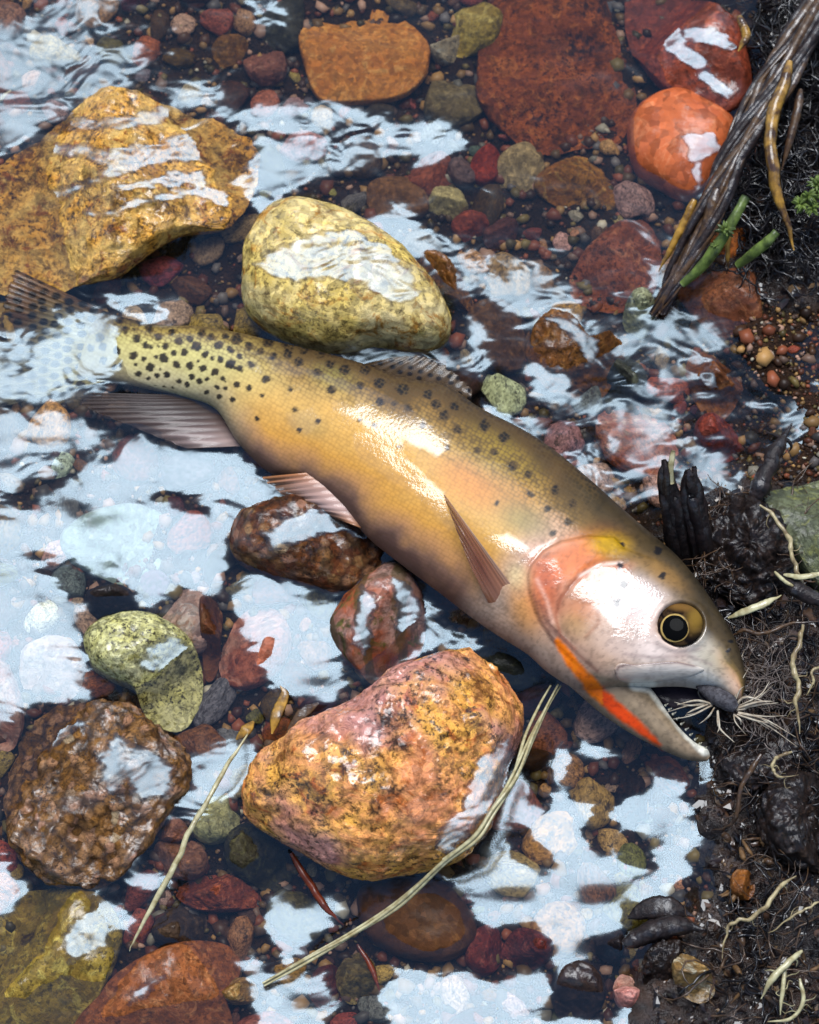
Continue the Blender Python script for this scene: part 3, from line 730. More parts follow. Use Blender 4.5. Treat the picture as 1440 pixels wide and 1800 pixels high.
UP = [((757, 308, 46, 42, 0.3), 'red brown pebble', (150, 84, 62), 'right of the glassy bulge of water'),
      ((700, 348, 58, 40, 0.1), 'mid brown flat cobble', (132, 92, 58), 'beside the pale yellow wedge'),
      ((815, 302, 27, 26, 0), 'mauve grey pebble', (128, 102, 96), 'among the upstream pebbles'),
      ((854, 292, 26, 34, 0.2), 'brick red oval pebble', (160, 66, 46), 'among the upstream pebbles'),
      ((914, 298, 40, 44, 0.4), 'cream and brown pebble', (186, 160, 116), 'among the upstream pebbles'),
      ((786, 360, 36, 30, 0.2), 'cream yellow pebble', (196, 178, 126), 'among the upstream pebbles'),
      ((828, 402, 36, 26, 0.2), 'rust red pebble', (160, 80, 58), 'below the upstream pebbles'),
      ((880, 410, 34, 26, -0.3), 'dark plum pebble', (96, 58, 50), 'below the upstream pebbles')]
for i, ((cx, cy, rx, ry, a), nm, cc, where) in enumerate(UP):
    cc = np.array(cc)
    S('pebble', f'{nm} {where} under clear water', ell(cx, cy, rx, ry, a, seed=20 + i), -0.0025,
      RM('upstream_pebble_%s' % nm.replace(' ', '_'), cc, cc * 0.82, cc * 1.12, 0.45, 1.5, 0.0, seed=60 + i), 2.3, 0, 0.07, 70 + i, cat='pebble', ntheta=64, nr=18)

# thin sheets of water running over the wet stones
from mathutils.bvhtree import BVHTree
def z28(l, x0, y0, k=2.88): return [(x0 + x / k, y0 + y / k) for x, y in l]
FILMS = [
    ('large ochre granite boulder', z28([(60, 470), (250, 380), (420, 395), (600, 405), (760, 395), (900, 345), (1050, 285), (1180, 240), (1330, 280), (1310, 400), (1250, 490), (1100, 525), (1000, 475), (870, 465), (680, 505), (560, 565), (450, 605), (340, 645), (245, 668), (235, 640), (300, 598), (480, 558), (530, 500), (420, 440), (250, 445)], 0, 120)),
    ('large ochre granite boulder', z28([(560, 590), (700, 570), (900, 518), (1030, 528), (1045, 600), (1145, 640), (1135, 695), (980, 645), (860, 662), (720, 695), (600, 745), (440, 755), (425, 725), (600, 712), (700, 658), (900, 618), (980, 598), (800, 588), (620, 625)], 0, 120)),
    ('large ochre granite boulder', z28([(300, 300), (420, 250), (560, 270), (700, 230), (860, 200), (940, 230), (800, 270), (640, 300), (460, 320)], 0, 120)),
    ('pale yellow wedge shaped stone', [(445, 462), (500, 428), (560, 408), (620, 408), (680, 440), (722, 482), (740, 525), (700, 532), (640, 502), (580, 492), (520, 494), (470, 482)]),
    ('dark red oval stone', [(1158, 46), (1188, 43), (1215, 88), (1248, 120), (1290, 160), (1282, 180), (1240, 142), (1200, 112), (1168, 78)]),
    ('dark red oval stone', [(1203, 48), (1250, 54), (1296, 78), (1288, 90), (1240, 74), (1208, 66)]),
    ('smooth bright orange red stone', [(1196, 238), (1250, 235), (1266, 262), (1240, 278), (1230, 335), (1220, 304), (1213, 264)]),
    ('dark red brown conglomerate stone', [(458, 938), (500, 908), (570, 896), (630, 912), (652, 948), (600, 930), (560, 936), (520, 956), (478, 964)]),
    ('shaggy brown rock', [(962, 560), (1012, 562), (1052, 600), (1042, 640), (1020, 604), (990, 580)]),
    ('wet brown wedge stone', [(1220, 626), (1242, 638), (1270, 690), (1280, 720), (1250, 696), (1228, 658)]),
    ('knobbly brown pebble conglomerate boulder', [(170, 1330), (200, 1292), (262, 1312), (305, 1352), (296, 1398), (250, 1412), (220, 1376), (186, 1396)]),
    ('knobbly brown pebble conglomerate boulder', [(70, 1290), (110, 1262), (150, 1270), (120, 1300), (86, 1318)]),
    ('mossy yellow boulder', [(110, 1650), (168, 1588), (204, 1618), (184, 1664), (120, 1694)]),
    ('pink stone', [(636, 1028), (664, 1046), (654, 1120), (642, 1154), (616, 1130), (626, 1070)]),
    ('pink stone', [(690, 1008), (732, 1038), (744, 1110), (704, 1164), (700, 1090)]),
    ('yellow green granite cobble', [(250, 1134), (310, 1116), (342, 1150), (350, 1206), (322, 1216), (290, 1182), (252, 1174)]),
    ('big mottled orange and pink boulder', [(838, 1335), (896, 1296), (908, 1350), (866, 1424), (834, 1466), (790, 1506), (766, 1494), (772, 1450), (812, 1420)]),
    ('broad rust brown granite stone', [(236, 1740), (270, 1712), (296, 1708), (262, 1748), (228, 1764)]),
]
FZ = np.full(WX.shape, np.nan); FM = np.full(WX.shape, -50.0)
streak = 9 * fbm(WX / 26 + WY / 60, WY / 9 - WX / 40, 0, 131, 3)
for nm_, poly in FILMS:
    poly = np.array(poly, float)
    j = next(i for i, n_ in enumerate(STONE_NAMES) if n_ == nm_)
    ob = STONE_OBJS[j]
    lv = np.zeros(len(ob.data.vertices) * 3, np.float32); ob.data.vertices.foreach_get('co', lv); lv = lv.reshape(-1, 3) + np.array(ob.location)
    bvh = BVHTree.FromPolygons([tuple(map(float, q)) for q in lv], [tuple(p_.vertices) for p_ in ob.data.polygons])
    (x0, y0), (x1, y1) = poly.min(0) - 24, poly.max(0) + 24
    ii, jj = np.where((WX > x0) & (WX < x1) & (WY > y0) & (WY < y1))
    d_ = sdf(WX[ii, jj] * 0.6 + QX[ii, jj] * 0.4, WY[ii, jj] * 0.6 + QY[ii, jj] * 0.4, poly) + streak[ii, jj]
    for i, j2, dd in zip(ii, jj, d_):
        if dd < -14: continue
        # the sheet lies where the line of sight meets the stone; its own height follows
        o_ = sheet(np.array(wxs[i]), np.array(wys[j2]), 0.09); e_ = sheet(np.array(wxs[i]), np.array(wys[j2]), 0.0)
        hit = bvh.ray_cast(tuple(map(float, o_)), tuple(map(float, e_ - o_)))
        if hit[0] is not None and hit[0].z > WL(wxs[i], wys[j2]) - 0.001:
            FZ[i, j2] = hit[0].z; FM[i, j2] = max(FM[i, j2], dd)
ok = ~np.isnan(FZ)
fm = sm(-10, 12, FM) * ok
zz = np.where(ok, FZ, 0.0); wgt = ok.astype(float)
for _ in range(6):        # the sheet is smoother than the stone
    zz2 = zz * wgt; acc = zz2.copy(); ws = wgt.copy()
    for ax_ in (0, 1):
        for sh in (-1, 1):
            acc += np.roll(zz2, sh, ax_); ws += np.roll(wgt, sh, ax_)
    zz = np.where(ok, acc / np.maximum(ws, 1e-6), 0)
fsx = np.nan_to_num(np.gradient(np.where(ok, zz, np.nan), wxs, axis=0)) / (HALFW / 720); fsy = -np.nan_to_num(np.gradient(np.where(ok, zz, np.nan), wys, axis=1)) / (HALFW / 720)
fsx = np.clip(fsx, -1, 1) * 0.12; fsy = np.clip(fsy, -1, 1) * 0.12
k3 = (g1[0] + g2[0] * 2) * 0.8, (g1[1] + g2[1] * 2) * 0.8
sx_ = np.where(ok, (fsx + k3[0]) * fm + (1 - fm) * (0.35 + fsx), sx_); sy_ = np.where(ok, (fsy + k3[1]) * fm + (1 - fm) * (0.4 + fsy), sy_)
nrm = np.stack([-sx_, -sy_, np.ones_like(sx_)], -1)
nrm /= np.linalg.norm(nrm, axis=-1, keepdims=True)
WZ = WL(WX, WY) + 0.0009 * g1[2] * rough + 0.0016 * g3[2] - 0.0008 * (1 - M)
WZ = np.where(ok & (fm > 0.02), np.maximum(WZ, np.where(ok, np.maximum(zz, FZ), 0) - 0.0012 + 0.0019 * sm(0.02, 0.5, fm)), WZ)
wv = sheet(WX, WY, WZ).reshape(-1, 3)
me = mesh_fast('water', wv, grid_quads(len(wxs), len(wys))[:, ::-1])
set_vec(me, nrm.reshape(-1, 3), 'ripple')
ca_ = me.attributes.new('chop', 'FLOAT', 'POINT'); ca_.data.foreach_set('value', (0.15 + 0.17 * np.clip(flow - 0.25, 0, 1) + 0.08 * fm).ravel().astype(np.float32))
m_water = bpy.data.materials.new('clear_stream_water'); m_water.use_nodes = True
nt = m_water.node_tree; L = nt.links
for n in list(nt.nodes): nt.nodes.remove(n)
out = nt.nodes.new('ShaderNodeOutputMaterial')
at = N(nt, 'ShaderNodeAttribute', attribute_name='ripple')
fr = N(nt, 'ShaderNodeFresnel', IOR=1.5); L.new(at.outputs['Vector'], fr.inputs['Normal'])
geo = nt.nodes.new('ShaderNodeNewGeometry'); mr = nt.nodes.new('ShaderNodeMapRange'); mr.inputs['To Min'].default_value = 1.58; mr.inputs['To Max'].default_value = 1 / 1.58
L.new(geo.outputs['Backfacing'], mr.inputs['Value']); L.new(mr.outputs[0], fr.inputs['IOR'])
gl = N(nt, 'ShaderNodeBsdfGlossy', Color=(0.66, 0.84, 0.98, 1)); L.new(at.outputs['Vector'], gl.inputs['Normal'])
ra = N(nt, 'ShaderNodeAttribute', attribute_name='chop'); L.new(ra.outputs['Fac'], gl.inputs['Roughness'])
tr = N(nt, 'ShaderNodeBsdfTransparent', Color=(0.80, 0.78, 0.73, 1))
ms = nt.nodes.new('ShaderNodeMixShader')
L.new(fr.outputs[0], ms.inputs[0]); L.new(tr.outputs[0], ms.inputs[1]); L.new(gl.outputs[0], ms.inputs[2]); L.new(ms.outputs[0], out.inputs[0])
o = obj('water', me, m_water); o['kind'] = 'structure'

# ------------------------------------------------------------------ the trout
SEC = [  # dorsal edge, ventral edge, centre height, half thickness
    ((110, 566), (108, 650), .0110, .0002), ((140, 557), (136, 660), .0108, .0012), ((172, 553), (166, 666), .0106, .0036), ((200, 555), (195, 668), .0105, .0058), ((280, 573), (262, 683), .0135, .0078),
    ((350, 576), (322, 695), .0160, .0092), ((415, 587), (378, 716), .0180, .0108), ((500, 607), (418, 776), .0200, .0130),
    ((575, 625), (470, 826), .0220, .0150), ((650, 647), (535, 850), .0238, .0168), ((715, 670), (600, 893), .0250, .0184),
    ((785, 682), (650, 945), .0258, .0196), ((845, 722), (700, 985), .0262, .0204), ((920, 760), (770, 1037), .0265, .0208),
    ((980, 800), (830, 1083), .0268, .0210), ((1040, 850), (880, 1117), .0270, .0210), ((1090, 895), (925, 1145), .0272, .0208),
    ((1145, 942), (962, 1178), .0285, .0190), ((1190, 982), (1003, 1202), .0296, .0172), ((1225, 1025), (1046, 1211), .0302, .0154),
    ((1260, 1075), (1088, 1208), .0304, .0136), ((1285, 1115), (1140, 1203), .0304, .0116), ((1302, 1155), (1200, 1202), .0300, .0094),
    ((1310, 1190), (1252, 1213), .0285, .0080), ((1309, 1214), (1286, 1231), .0285, .0050), ((1305, 1228), (1299, 1233), .0285, .0016)]
JAW = [((985, 1110), (945, 1160), .0230, .0090), ((1055, 1158), (1004, 1206), .0225, .0098), ((1105, 1188), (1052, 1248), .0220, .0094),
       ((1143, 1210), (1104, 1285), .0214, .0074), ((1184, 1268), (1158, 1314), .0206, .0056), ((1218, 1303), (1199, 1332), .0202, .0042),
       ((1243, 1317), (1228, 1338), .0200, .0032), ((1249, 1330), (1242, 1338), .0200, .0012)]
def _z2(L_, sx, sy):
    return [(z, 420 + 0) for z in L_]
SP = []
for x, y, r in [(605,410,22),(660,398,20),(710,415,20),(637,463,18),(683,460,8),(755,457,20),(693,503,20),(800,498,18),(868,472,16),(905,515,20),(960,505,16),(735,537,14),(762,548,12),(805,545,8),(836,540,18),(518,545,20),(590,566,18),(675,590,20),(725,605,15),(790,598,12),(828,605,24),(880,578,16),(932,575,17),(995,545,24),(1040,585,18),(1108,540,22),(1168,562,18),(1215,592,14),(1022,475,22),(1068,497,20),(1145,492,16),(760,648,20),(810,658,8),(895,638,20),(962,643,18),(1003,617,8),(1027,655,18),(1075,605,12),(1118,607,18),(1168,640,22),(1087,672,20),(700,682,16),(690,635,8),(752,705,10),(795,693,12),(845,690,15),(905,717,13),(945,735,12),(970,698,14),(1008,722,15),(1050,710,9),(1098,750,13),(1133,708,14),(1143,757,10),(1047,776,12),(1112,798,13),(785,748,10),(830,748,10),(875,750,9),(580,650,14),(612,640,12),(460,552,18),(525,618,18),(505,500,22)]:
    SP.append((x / 2.88, 420 + y / 2.88, r / 2.88))
for x, y, r in [(45,103,28),(110,140,24),(205,118,30),(305,130,28),(385,155,24),(165,165,18),(230,190,20),(305,180,22),(363,220,22),(520,227,24),(593,257,25),(695,258,24),(770,328,26),(885,358,28),(1015,385,22),(1150,443,20),(1057,430,24),(1097,492,24),(1303,540,28),(1400,600,26),(1165,562,22),(1110,658,16),(1262,668,17),(1350,672,18),(1435,745,16),(15,158,18),(65,190,14),(60,255,17),(118,232,18),(17,232,24),(45,337,16),(107,350,15),(192,310,20),(173,388,12),(25,412,14),(148,510,13),(320,360,15),(340,463,11),(458,520,14),(364,562,12),(528,362,22),(453,270,22),(675,335,20),(770,420,22),(840,430,15),(917,452,18),(668,512,12),(745,540,14),(988,543,16),(867,645,12),(470,180,22),(1362,935,13)]:
    SP.append((400 + x / 2.88, 560 + y / 2.88, r / 2.88))
for x, y, r in [(362,738,15),(417,770,14),(425,838,13),(513,822,15),(573,872,14),(485,890,12)]:
    SP.append((720 + x / 2, 450 + y / 2, r / 2))
for x, y, r in [(457,52,18),(380,105,15),(912,195,20),(935,322,16),(740,368,20),(705,458,22),(722,275,17),(735,165,12),(1280,655,11),(1268,702,12)]:
    SP.append((840 + x / 2.88, 900 + y / 2.88, r / 2.88))
SP = np.array(SP)
GILL = [(1100, 966), (1080, 945), (1034, 942), (986, 952), (955, 969), (934, 994), (928, 1010), (930, 1040), (940, 1072), (951, 1096), (972, 1126), (1000, 1155)]
GILLP = GILL + [(1040, 1190), (1140, 1205), (1300, 1230), (1330, 1180), (1240, 1020)]
PREOP = [(1097, 990), (1060, 988), (1030, 1002), (1008, 1024), (990, 1050), (983, 1078), (989, 1108), (1010, 1132)]
SLASH = [(978, 1128), (1006, 1166), (1046, 1212), (1098, 1258), (1160, 1308)]
JIN = [(1118, 1204), (1147, 1208), (1168, 1236), (1192, 1264), (1216, 1292), (1242, 1318)]
def lerpc(stops, v):
    xs = [s[0] for s in stops]; cs = np.array([lin(s[1]) for s in stops])
    return np.stack([np.interp(v, xs, cs[:, i]) for i in range(3)], -1)
def blob(c, px, py, x, y, rx, ry, a, colr, k):
    dx = px - x; dy = py - y
    u = (dx * cos(a) + dy * sin(a)) / rx; w = (-dx * sin(a) + dy * cos(a)) / ry
    f = k * np.exp(-(u * u + w * w) ** 1.5)
    return c * (1 - f[..., None]) + lin(colr) * f[..., None]
def fish_col(px, py, v):
    ax = (px - 200) * 0.87 + (py - 600) * 0.5           # along the fish
    nz = fbm(px / 34, py / 34, 0, 61, 3) + 0.6 * fbm(px / 70, py / 50, 0, 62, 2)
    vv = np.clip(v + 0.065 * nz, 0, 1)
    mid = lerpc([(0, (104, 76, 66)), (.04, (140, 104, 84)), (.10, (192, 140, 94)), (.22, (216, 158, 82)), (.42, (218, 172, 100)), (.58, (194, 158, 96)), (.70, (144, 110, 60)), (.80, (96, 72, 42)), (.9, (72, 54, 34)), (1, (46, 34, 24))], vv)
    rear = lerpc([(0, (200, 184, 146)), (.25, (212, 198, 138)), (.6, (206, 192, 124)), (.8, (166, 142, 82)), (1, (92, 72, 42))], vv)
    head = lerpc([(0, (170, 150, 134)), (.2, (196, 160, 132)), (.42, (214, 176, 150)), (.58, (204, 160, 124)), (.68, (128, 100, 58)), (.80, (78, 62, 38)), (1, (46, 38, 26))], vv)
    wr = sm(330, 150, ax)[..., None]; wh = sm(800, 860, ax + 60 * (1 - v))[..., None]
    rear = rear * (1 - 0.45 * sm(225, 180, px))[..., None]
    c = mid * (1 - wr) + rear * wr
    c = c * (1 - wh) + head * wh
    for b in [(585, 665, 46, 22, .3, (150, 142, 80), .5), (540, 745, 40, 24, .4, (176, 150, 96), .5), (820, 850, 70, 34, .6, (216, 124, 64), .6), (900, 870, 60, 30, .6, (196, 128, 66), .5),
              (925, 915, 50, 26, .5, (130, 124, 80), .6), (880, 800, 80, 30, .6, (168, 142, 62), .5), (700, 800, 150, 40, .55, (226, 166, 84), .4),
              (915, 1015, 26, 22, .9, (240, 214, 160), .8), (925, 1070, 30, 46, -.3, (220, 150, 76), .7),
              (1010, 985, 70, 40, -.4, (222, 112, 52), .85), (1070, 958, 36, 22, .1, (186, 146, 36), .9), (960, 1035, 32, 60, -.2, (206, 104, 66), .85),
              (1070, 1010, 40, 14, -.35, (196, 92, 44), .8), (1020, 1070, 34, 34, .2, (190, 116, 74), .75), (1010, 1105, 30, 26, .5, (180, 140, 86), .6),
              (1120, 1060, 60, 50, .3, (240, 218, 208), .9), (1140, 1140, 64, 30, .2, (236, 216, 204), .9), (1235, 1150, 26, 40, -.6, (226, 226, 220), .7), (1080, 1125, 50, 40, .4, (196, 168, 150), .7),
              (1165, 1010, 50, 18, .6, (150, 110, 56), .7), (1250, 1165, 44, 26, .9, (150, 132, 70), .5), (1240, 1200, 44, 20, .4, (206, 206, 200), .8), (1170, 1185, 80, 22, .0, (206, 200, 190), .8),
              (1010, 1150, 30, 60, -.7, (150, 116, 100), .7), (1060, 1190, 60, 22, .7, (168, 136, 116), .7), (1150, 1270, 100, 26, .72, (124, 106, 84), .9)]:
        c = blob(c, px, py, *b)
    d = seg_dist(px, py, GILL); c = c * (1 - 0.35 * np.exp(-(d / 2.5) ** 2))[..., None]  # shadow line behind the gill edge, painted into the colour
    d = seg_dist(px, py, PREOP); c = c * (1 - 0.18 * np.exp(-(d / 2.5) ** 2))[..., None]
    # branchiostegal rays under the gill cover
    for k in range(3):
        ln = [(938 + 9 * k, 1046 + 10 * k), (950 + 10 * k, 1090 + 6 * k), (975 + 12 * k, 1128 + 2 * k)]
        d = seg_dist(px, py, ln); f = 0.5 * np.exp(-(d / 2.6) ** 2)
        c = c * (1 - f[..., None]) + lin((120, 74, 70)) * f[..., None]
    jm = sm(-6, 5, sdf(px, py, [(1030, 1180), (1100, 1200), (1147, 1206), (1262, 1325), (1230, 1350), (1150, 1330), (1030, 1260)]))[..., None] * 0.85
    jc = lin((138, 120, 98)) * (1 + 0.35 * fbm(px / 12, py / 12, 0, 66, 4))[..., None]
    c = c * (1 - jm) + jc * jm
    d = seg_dist(px, py, JIN); f = sm(15, 6, d + 4 * nz) * sm(1060, 1095, px); c = c * (1 - f[..., None]) + lin((236, 232, 216)) * f[..., None]
    d = seg_dist(px, py, SLASH); wd = np.interp(px, [970, 1000, 1040, 1100, 1150, 1170], [2, 9, 12, 10, 6, 1])
    f = sm(wd + 5, wd - 4, d + 4 * nz + 2 * fbm(px / 8, py / 8, 0, 69, 2)); oc = np.where((px < 1060)[..., None], lin((252, 128, 22)), lin((240, 84, 20)))
    c = c * (1 - f[..., None]) + oc * f[..., None]
    # lateral line
    body_ = 1 - wh[..., 0]
    c = c * (1 - 0.22 * body_ * np.exp(-((v - 0.56 + 0.004 * np.sin(ax / 9)) / 0.010) ** 2))[..., None]
    # fanned grain of the gill cover, plates by dark groove lines and painted highlights
    an_ = np.arctan2(py - 985, px - 1110); rr_ = np.hypot(px - 1110, py - 985)
    gm = sm(-2, 6, sdf(px, py, [(1100, 966), (1080, 945), (1034, 942), (986, 952), (955, 969), (934, 994), (928, 1010), (930, 1040), (951, 1096), (985, 1130), (1010, 1120), (1000, 1060), (1040, 1010)]))
    c = c * (1 + 0.30 * gm * fbm(an_ * 14, rr_ / 60, 0, 68, 3))[..., None]
    for ln, k_, cc_ in [([(1046, 1000), (1010, 1020), (985, 1052), (976, 1084), (986, 1118), (1010, 1142)], .45, (150, 84, 60)), ([(960, 1090), (985, 1120), (1015, 1150), (1050, 1180)], .5, (120, 84, 70)), ([(1000, 1064), (1024, 1054), (1050, 1066), (1052, 1096), (1030, 1120)], .3, (168, 110, 80)),
                        ([(944, 1020), (962, 1058), (972, 1096)], .4, (240, 190, 166)), ([(1020, 1012), (1056, 994), (1092, 990)], .6, (244, 214, 196)), ([(1100, 1150), (1150, 1156), (1210, 1152), (1250, 1168)], .3, (150, 128, 120)), ([(1150, 1130), (1190, 1148), (1230, 1140)], .3, (176, 150, 140))]:
        f = min(.85, 1.5 * k_) * np.exp(-(seg_dist(px, py, ln) / 3.6) ** 2); c = c * (1 - f[..., None]) + lin(cc_) * f[..., None]
    # dark spots
    wob = 3.4 * fbm(px / 6, py / 6, 0, 77, 3)
    for x, y, r in SP:
        k = (np.abs(px - x) < 22) & (np.abs(py - y) < 22) & (v > 0.02)
        if k.any():
            f = 0.97 * sm(r * 1.06 + 1.2, r * 1.06 - 1.4, np.hypot(px[k] - x, py[k] - y) + wob[k])
            c[k] = c[k] * (1 - f[:, None]) + lin((20, 17, 19)) * f[:, None]
    c = c * (1 + 0.10 * fbm(px / 9, py / 9, 0, 63, 3) + wh[..., 0] * (0.22 * fbm(px / 16, py / 16, 0, 64, 4, 0.65) - 0.22 * sm(.12, .4, fbm(px / 5, py / 5, 0, 65, 2))))[..., None]
    g = (c @ np.array([0.3, 0.6, 0.1]))[..., None]
    return np.clip(g + (c - g) * 1.08, 0.002, 1) * ALB * 1.12

def loft(secs, ns, nphi, expo=2.25, cap=True):
    A = np.array([[*d, *v, z, t] for d, v, z, t in secs], float)
    seg = np.hypot(np.diff((A[:, 0] + A[:, 2]) / 2), np.diff((A[:, 1] + A[:, 3]) / 2)); 
    B = catmull(A, ns)
    phi = np.linspace(0, 2 * pi, nphi, endpoint=False)
    cp = np.cos(phi); sp = np.sin(phi)
    ex = np.full((ns, 1), expo) if len(secs) < 12 else expo + 0.75 * sm(0.66, 0.80, np.linspace(0, 1, ns))[:, None]
    cx = np.sign(cp) * np.abs(cp) ** (2 / ex); sx = np.sign(sp) * np.abs(sp) ** (2 / ex)
    D = B[:, 0:2]; Vv = B[:, 2:4]
    pxy = (D + Vv)[:, None, :] / 2 + (D - Vv)[:, None, :] / 2 * cx[:, :, None]
    z = B[:, 4][:, None] + B[:, 5][:, None] * sx
    W = P(pxy[..., 0], pxy[..., 1], B[:, 4][:, None])     # section outline in its own level plane
    W[..., 2] = z
    v = (1 + cx) / 2
    return W, pxy[..., 0], pxy[..., 1], v, sx

trout = thing('trout', 'golden orange trout with black spots and open mouth lying in the shallows', 'fish', P(700, 820, 0.004).tolist())
TL = np.array(trout.location)
def fpart(name, me, m, parent=None):
    me.transform(__import__('mathutils').Matrix.Translation((-trout.location).to_tuple()))
    return obj(name, me, m, trout if parent is None else parent)

m_skin, nt, b = new_mat('wet_trout_skin')
L = nt.links
at = N(nt, 'ShaderNodeVertexColor', layer_name='Col')
sv = N(nt, 'ShaderNodeAttribute', attribute_name='scale_uv')
vo = N(nt, 'ShaderNodeTexVoronoi', Scale=1.0, Randomness=0.45); L.new(sv.outputs['Vector'], vo.inputs['Vector'])
tc = N(nt, 'ShaderNodeTexCoord')
nf = N(nt, 'ShaderNodeTexNoise', Scale=26, Detail=3, Roughness=0.45, Distortion=0.6); L.new(tc.outputs['Object'], nf.inputs['Vector'])
ns_ = N(nt, 'ShaderNodeTexNoise', Scale=900, Detail=2); L.new(tc.outputs['Object'], ns_.inputs['Vector'])
at2 = N(nt, 'ShaderNodeAttribute', attribute_name='scaly')
dk = ramp(nt, vo.outputs['Distance'], [(0.35, 0.0), (0.75, 1.0)])
mm = nt.nodes.new('ShaderNodeMath'); mm.operation = 'MULTIPLY'; L.new(dk.outputs[0], mm.inputs[0]); L.new(at2.outputs['Fac'], mm.inputs[1])
mm2 = nt.nodes.new('ShaderNodeMath'); mm2.operation = 'MULTIPLY'; L.new(mm.outputs[0], mm2.inputs[0]); mm2.inputs[1].default_value = 0.85
cc = mix(nt, mm2.outputs[0], at.outputs[0], (0.06, 0.035, 0.012))
L.new(cc, b.inputs['Base Color'])
b.inputs['Roughness'].default_value = 0.55
b.inputs['Specular IOR Level'].default_value = 0.15
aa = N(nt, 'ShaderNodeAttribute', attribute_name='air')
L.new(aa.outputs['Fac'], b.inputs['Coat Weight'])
b.inputs['Coat IOR'].default_value = 1.54
b.inputs['Coat Roughness'].default_value = 0.09
b.inputs['Subsurface Weight'].default_value = 0.0
bs = N(nt, 'ShaderNodeBump', Distance=0.0003, invert=True); L.new(vo.outputs['Distance'], bs.inputs['Height'])
mm3 = nt.nodes.new('ShaderNodeMath'); mm3.operation = 'MULTIPLY'; L.new(at2.outputs['Fac'], mm3.inputs[0]); mm3.inputs[1].default_value = 0.55
L.new(mm3.outputs[0], bs.inputs['Strength'])
L.new(bs.outputs[0], b.inputs['Normal'])
bf = N(nt, 'ShaderNodeBump', Strength=0.7, Distance=0.0030); L.new(nf.outputs[0], bf.inputs['Height'])
bp3 = N(nt, 'ShaderNodeBump', Strength=0.35, Distance=0.0003); L.new(ns_.outputs[0], bp3.inputs['Height']); L.new(bf.outputs[0], bp3.inputs['Normal'])
bs2 = N(nt, 'ShaderNodeBump', Distance=0.00006, invert=True); L.new(vo.outputs['Distance'], bs2.inputs['Height']); L.new(mm3.outputs[0], bs2.inputs['Strength']); L.new(bp3.outputs[0], bs2.inputs['Normal'])
L.new(bs2.outputs[0], b.inputs['Coat Normal'])

SKIN_SHEEN = [  # flank and head sheen, its shape painted into the coat weight
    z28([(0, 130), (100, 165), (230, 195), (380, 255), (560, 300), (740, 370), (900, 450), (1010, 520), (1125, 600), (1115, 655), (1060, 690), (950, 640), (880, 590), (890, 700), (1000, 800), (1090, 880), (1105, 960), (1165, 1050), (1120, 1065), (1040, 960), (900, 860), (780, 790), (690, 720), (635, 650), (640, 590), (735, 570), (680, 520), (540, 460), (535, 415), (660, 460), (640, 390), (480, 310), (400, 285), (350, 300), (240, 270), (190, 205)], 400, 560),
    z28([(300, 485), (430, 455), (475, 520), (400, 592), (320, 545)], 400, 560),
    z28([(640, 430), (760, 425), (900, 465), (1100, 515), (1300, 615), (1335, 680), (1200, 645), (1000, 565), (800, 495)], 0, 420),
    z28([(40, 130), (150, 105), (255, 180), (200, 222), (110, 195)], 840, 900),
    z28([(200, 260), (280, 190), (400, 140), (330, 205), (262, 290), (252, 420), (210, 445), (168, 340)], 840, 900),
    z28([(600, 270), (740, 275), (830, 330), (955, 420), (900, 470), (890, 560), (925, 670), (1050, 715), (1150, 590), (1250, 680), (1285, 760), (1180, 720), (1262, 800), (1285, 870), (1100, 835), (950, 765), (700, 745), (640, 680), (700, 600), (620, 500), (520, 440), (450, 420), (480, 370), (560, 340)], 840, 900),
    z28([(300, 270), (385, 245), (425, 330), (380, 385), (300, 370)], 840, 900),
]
def skin_sheen(px, py):
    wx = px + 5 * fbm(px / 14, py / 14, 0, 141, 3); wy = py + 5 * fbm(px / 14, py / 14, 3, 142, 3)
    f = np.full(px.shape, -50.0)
    for p_ in SKIN_SHEEN:
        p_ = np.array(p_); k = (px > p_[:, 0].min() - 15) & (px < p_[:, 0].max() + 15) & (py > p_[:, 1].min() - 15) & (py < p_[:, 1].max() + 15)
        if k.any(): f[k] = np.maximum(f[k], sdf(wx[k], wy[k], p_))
    return 0.10 + 0.90 * sm(-5, 3, f)
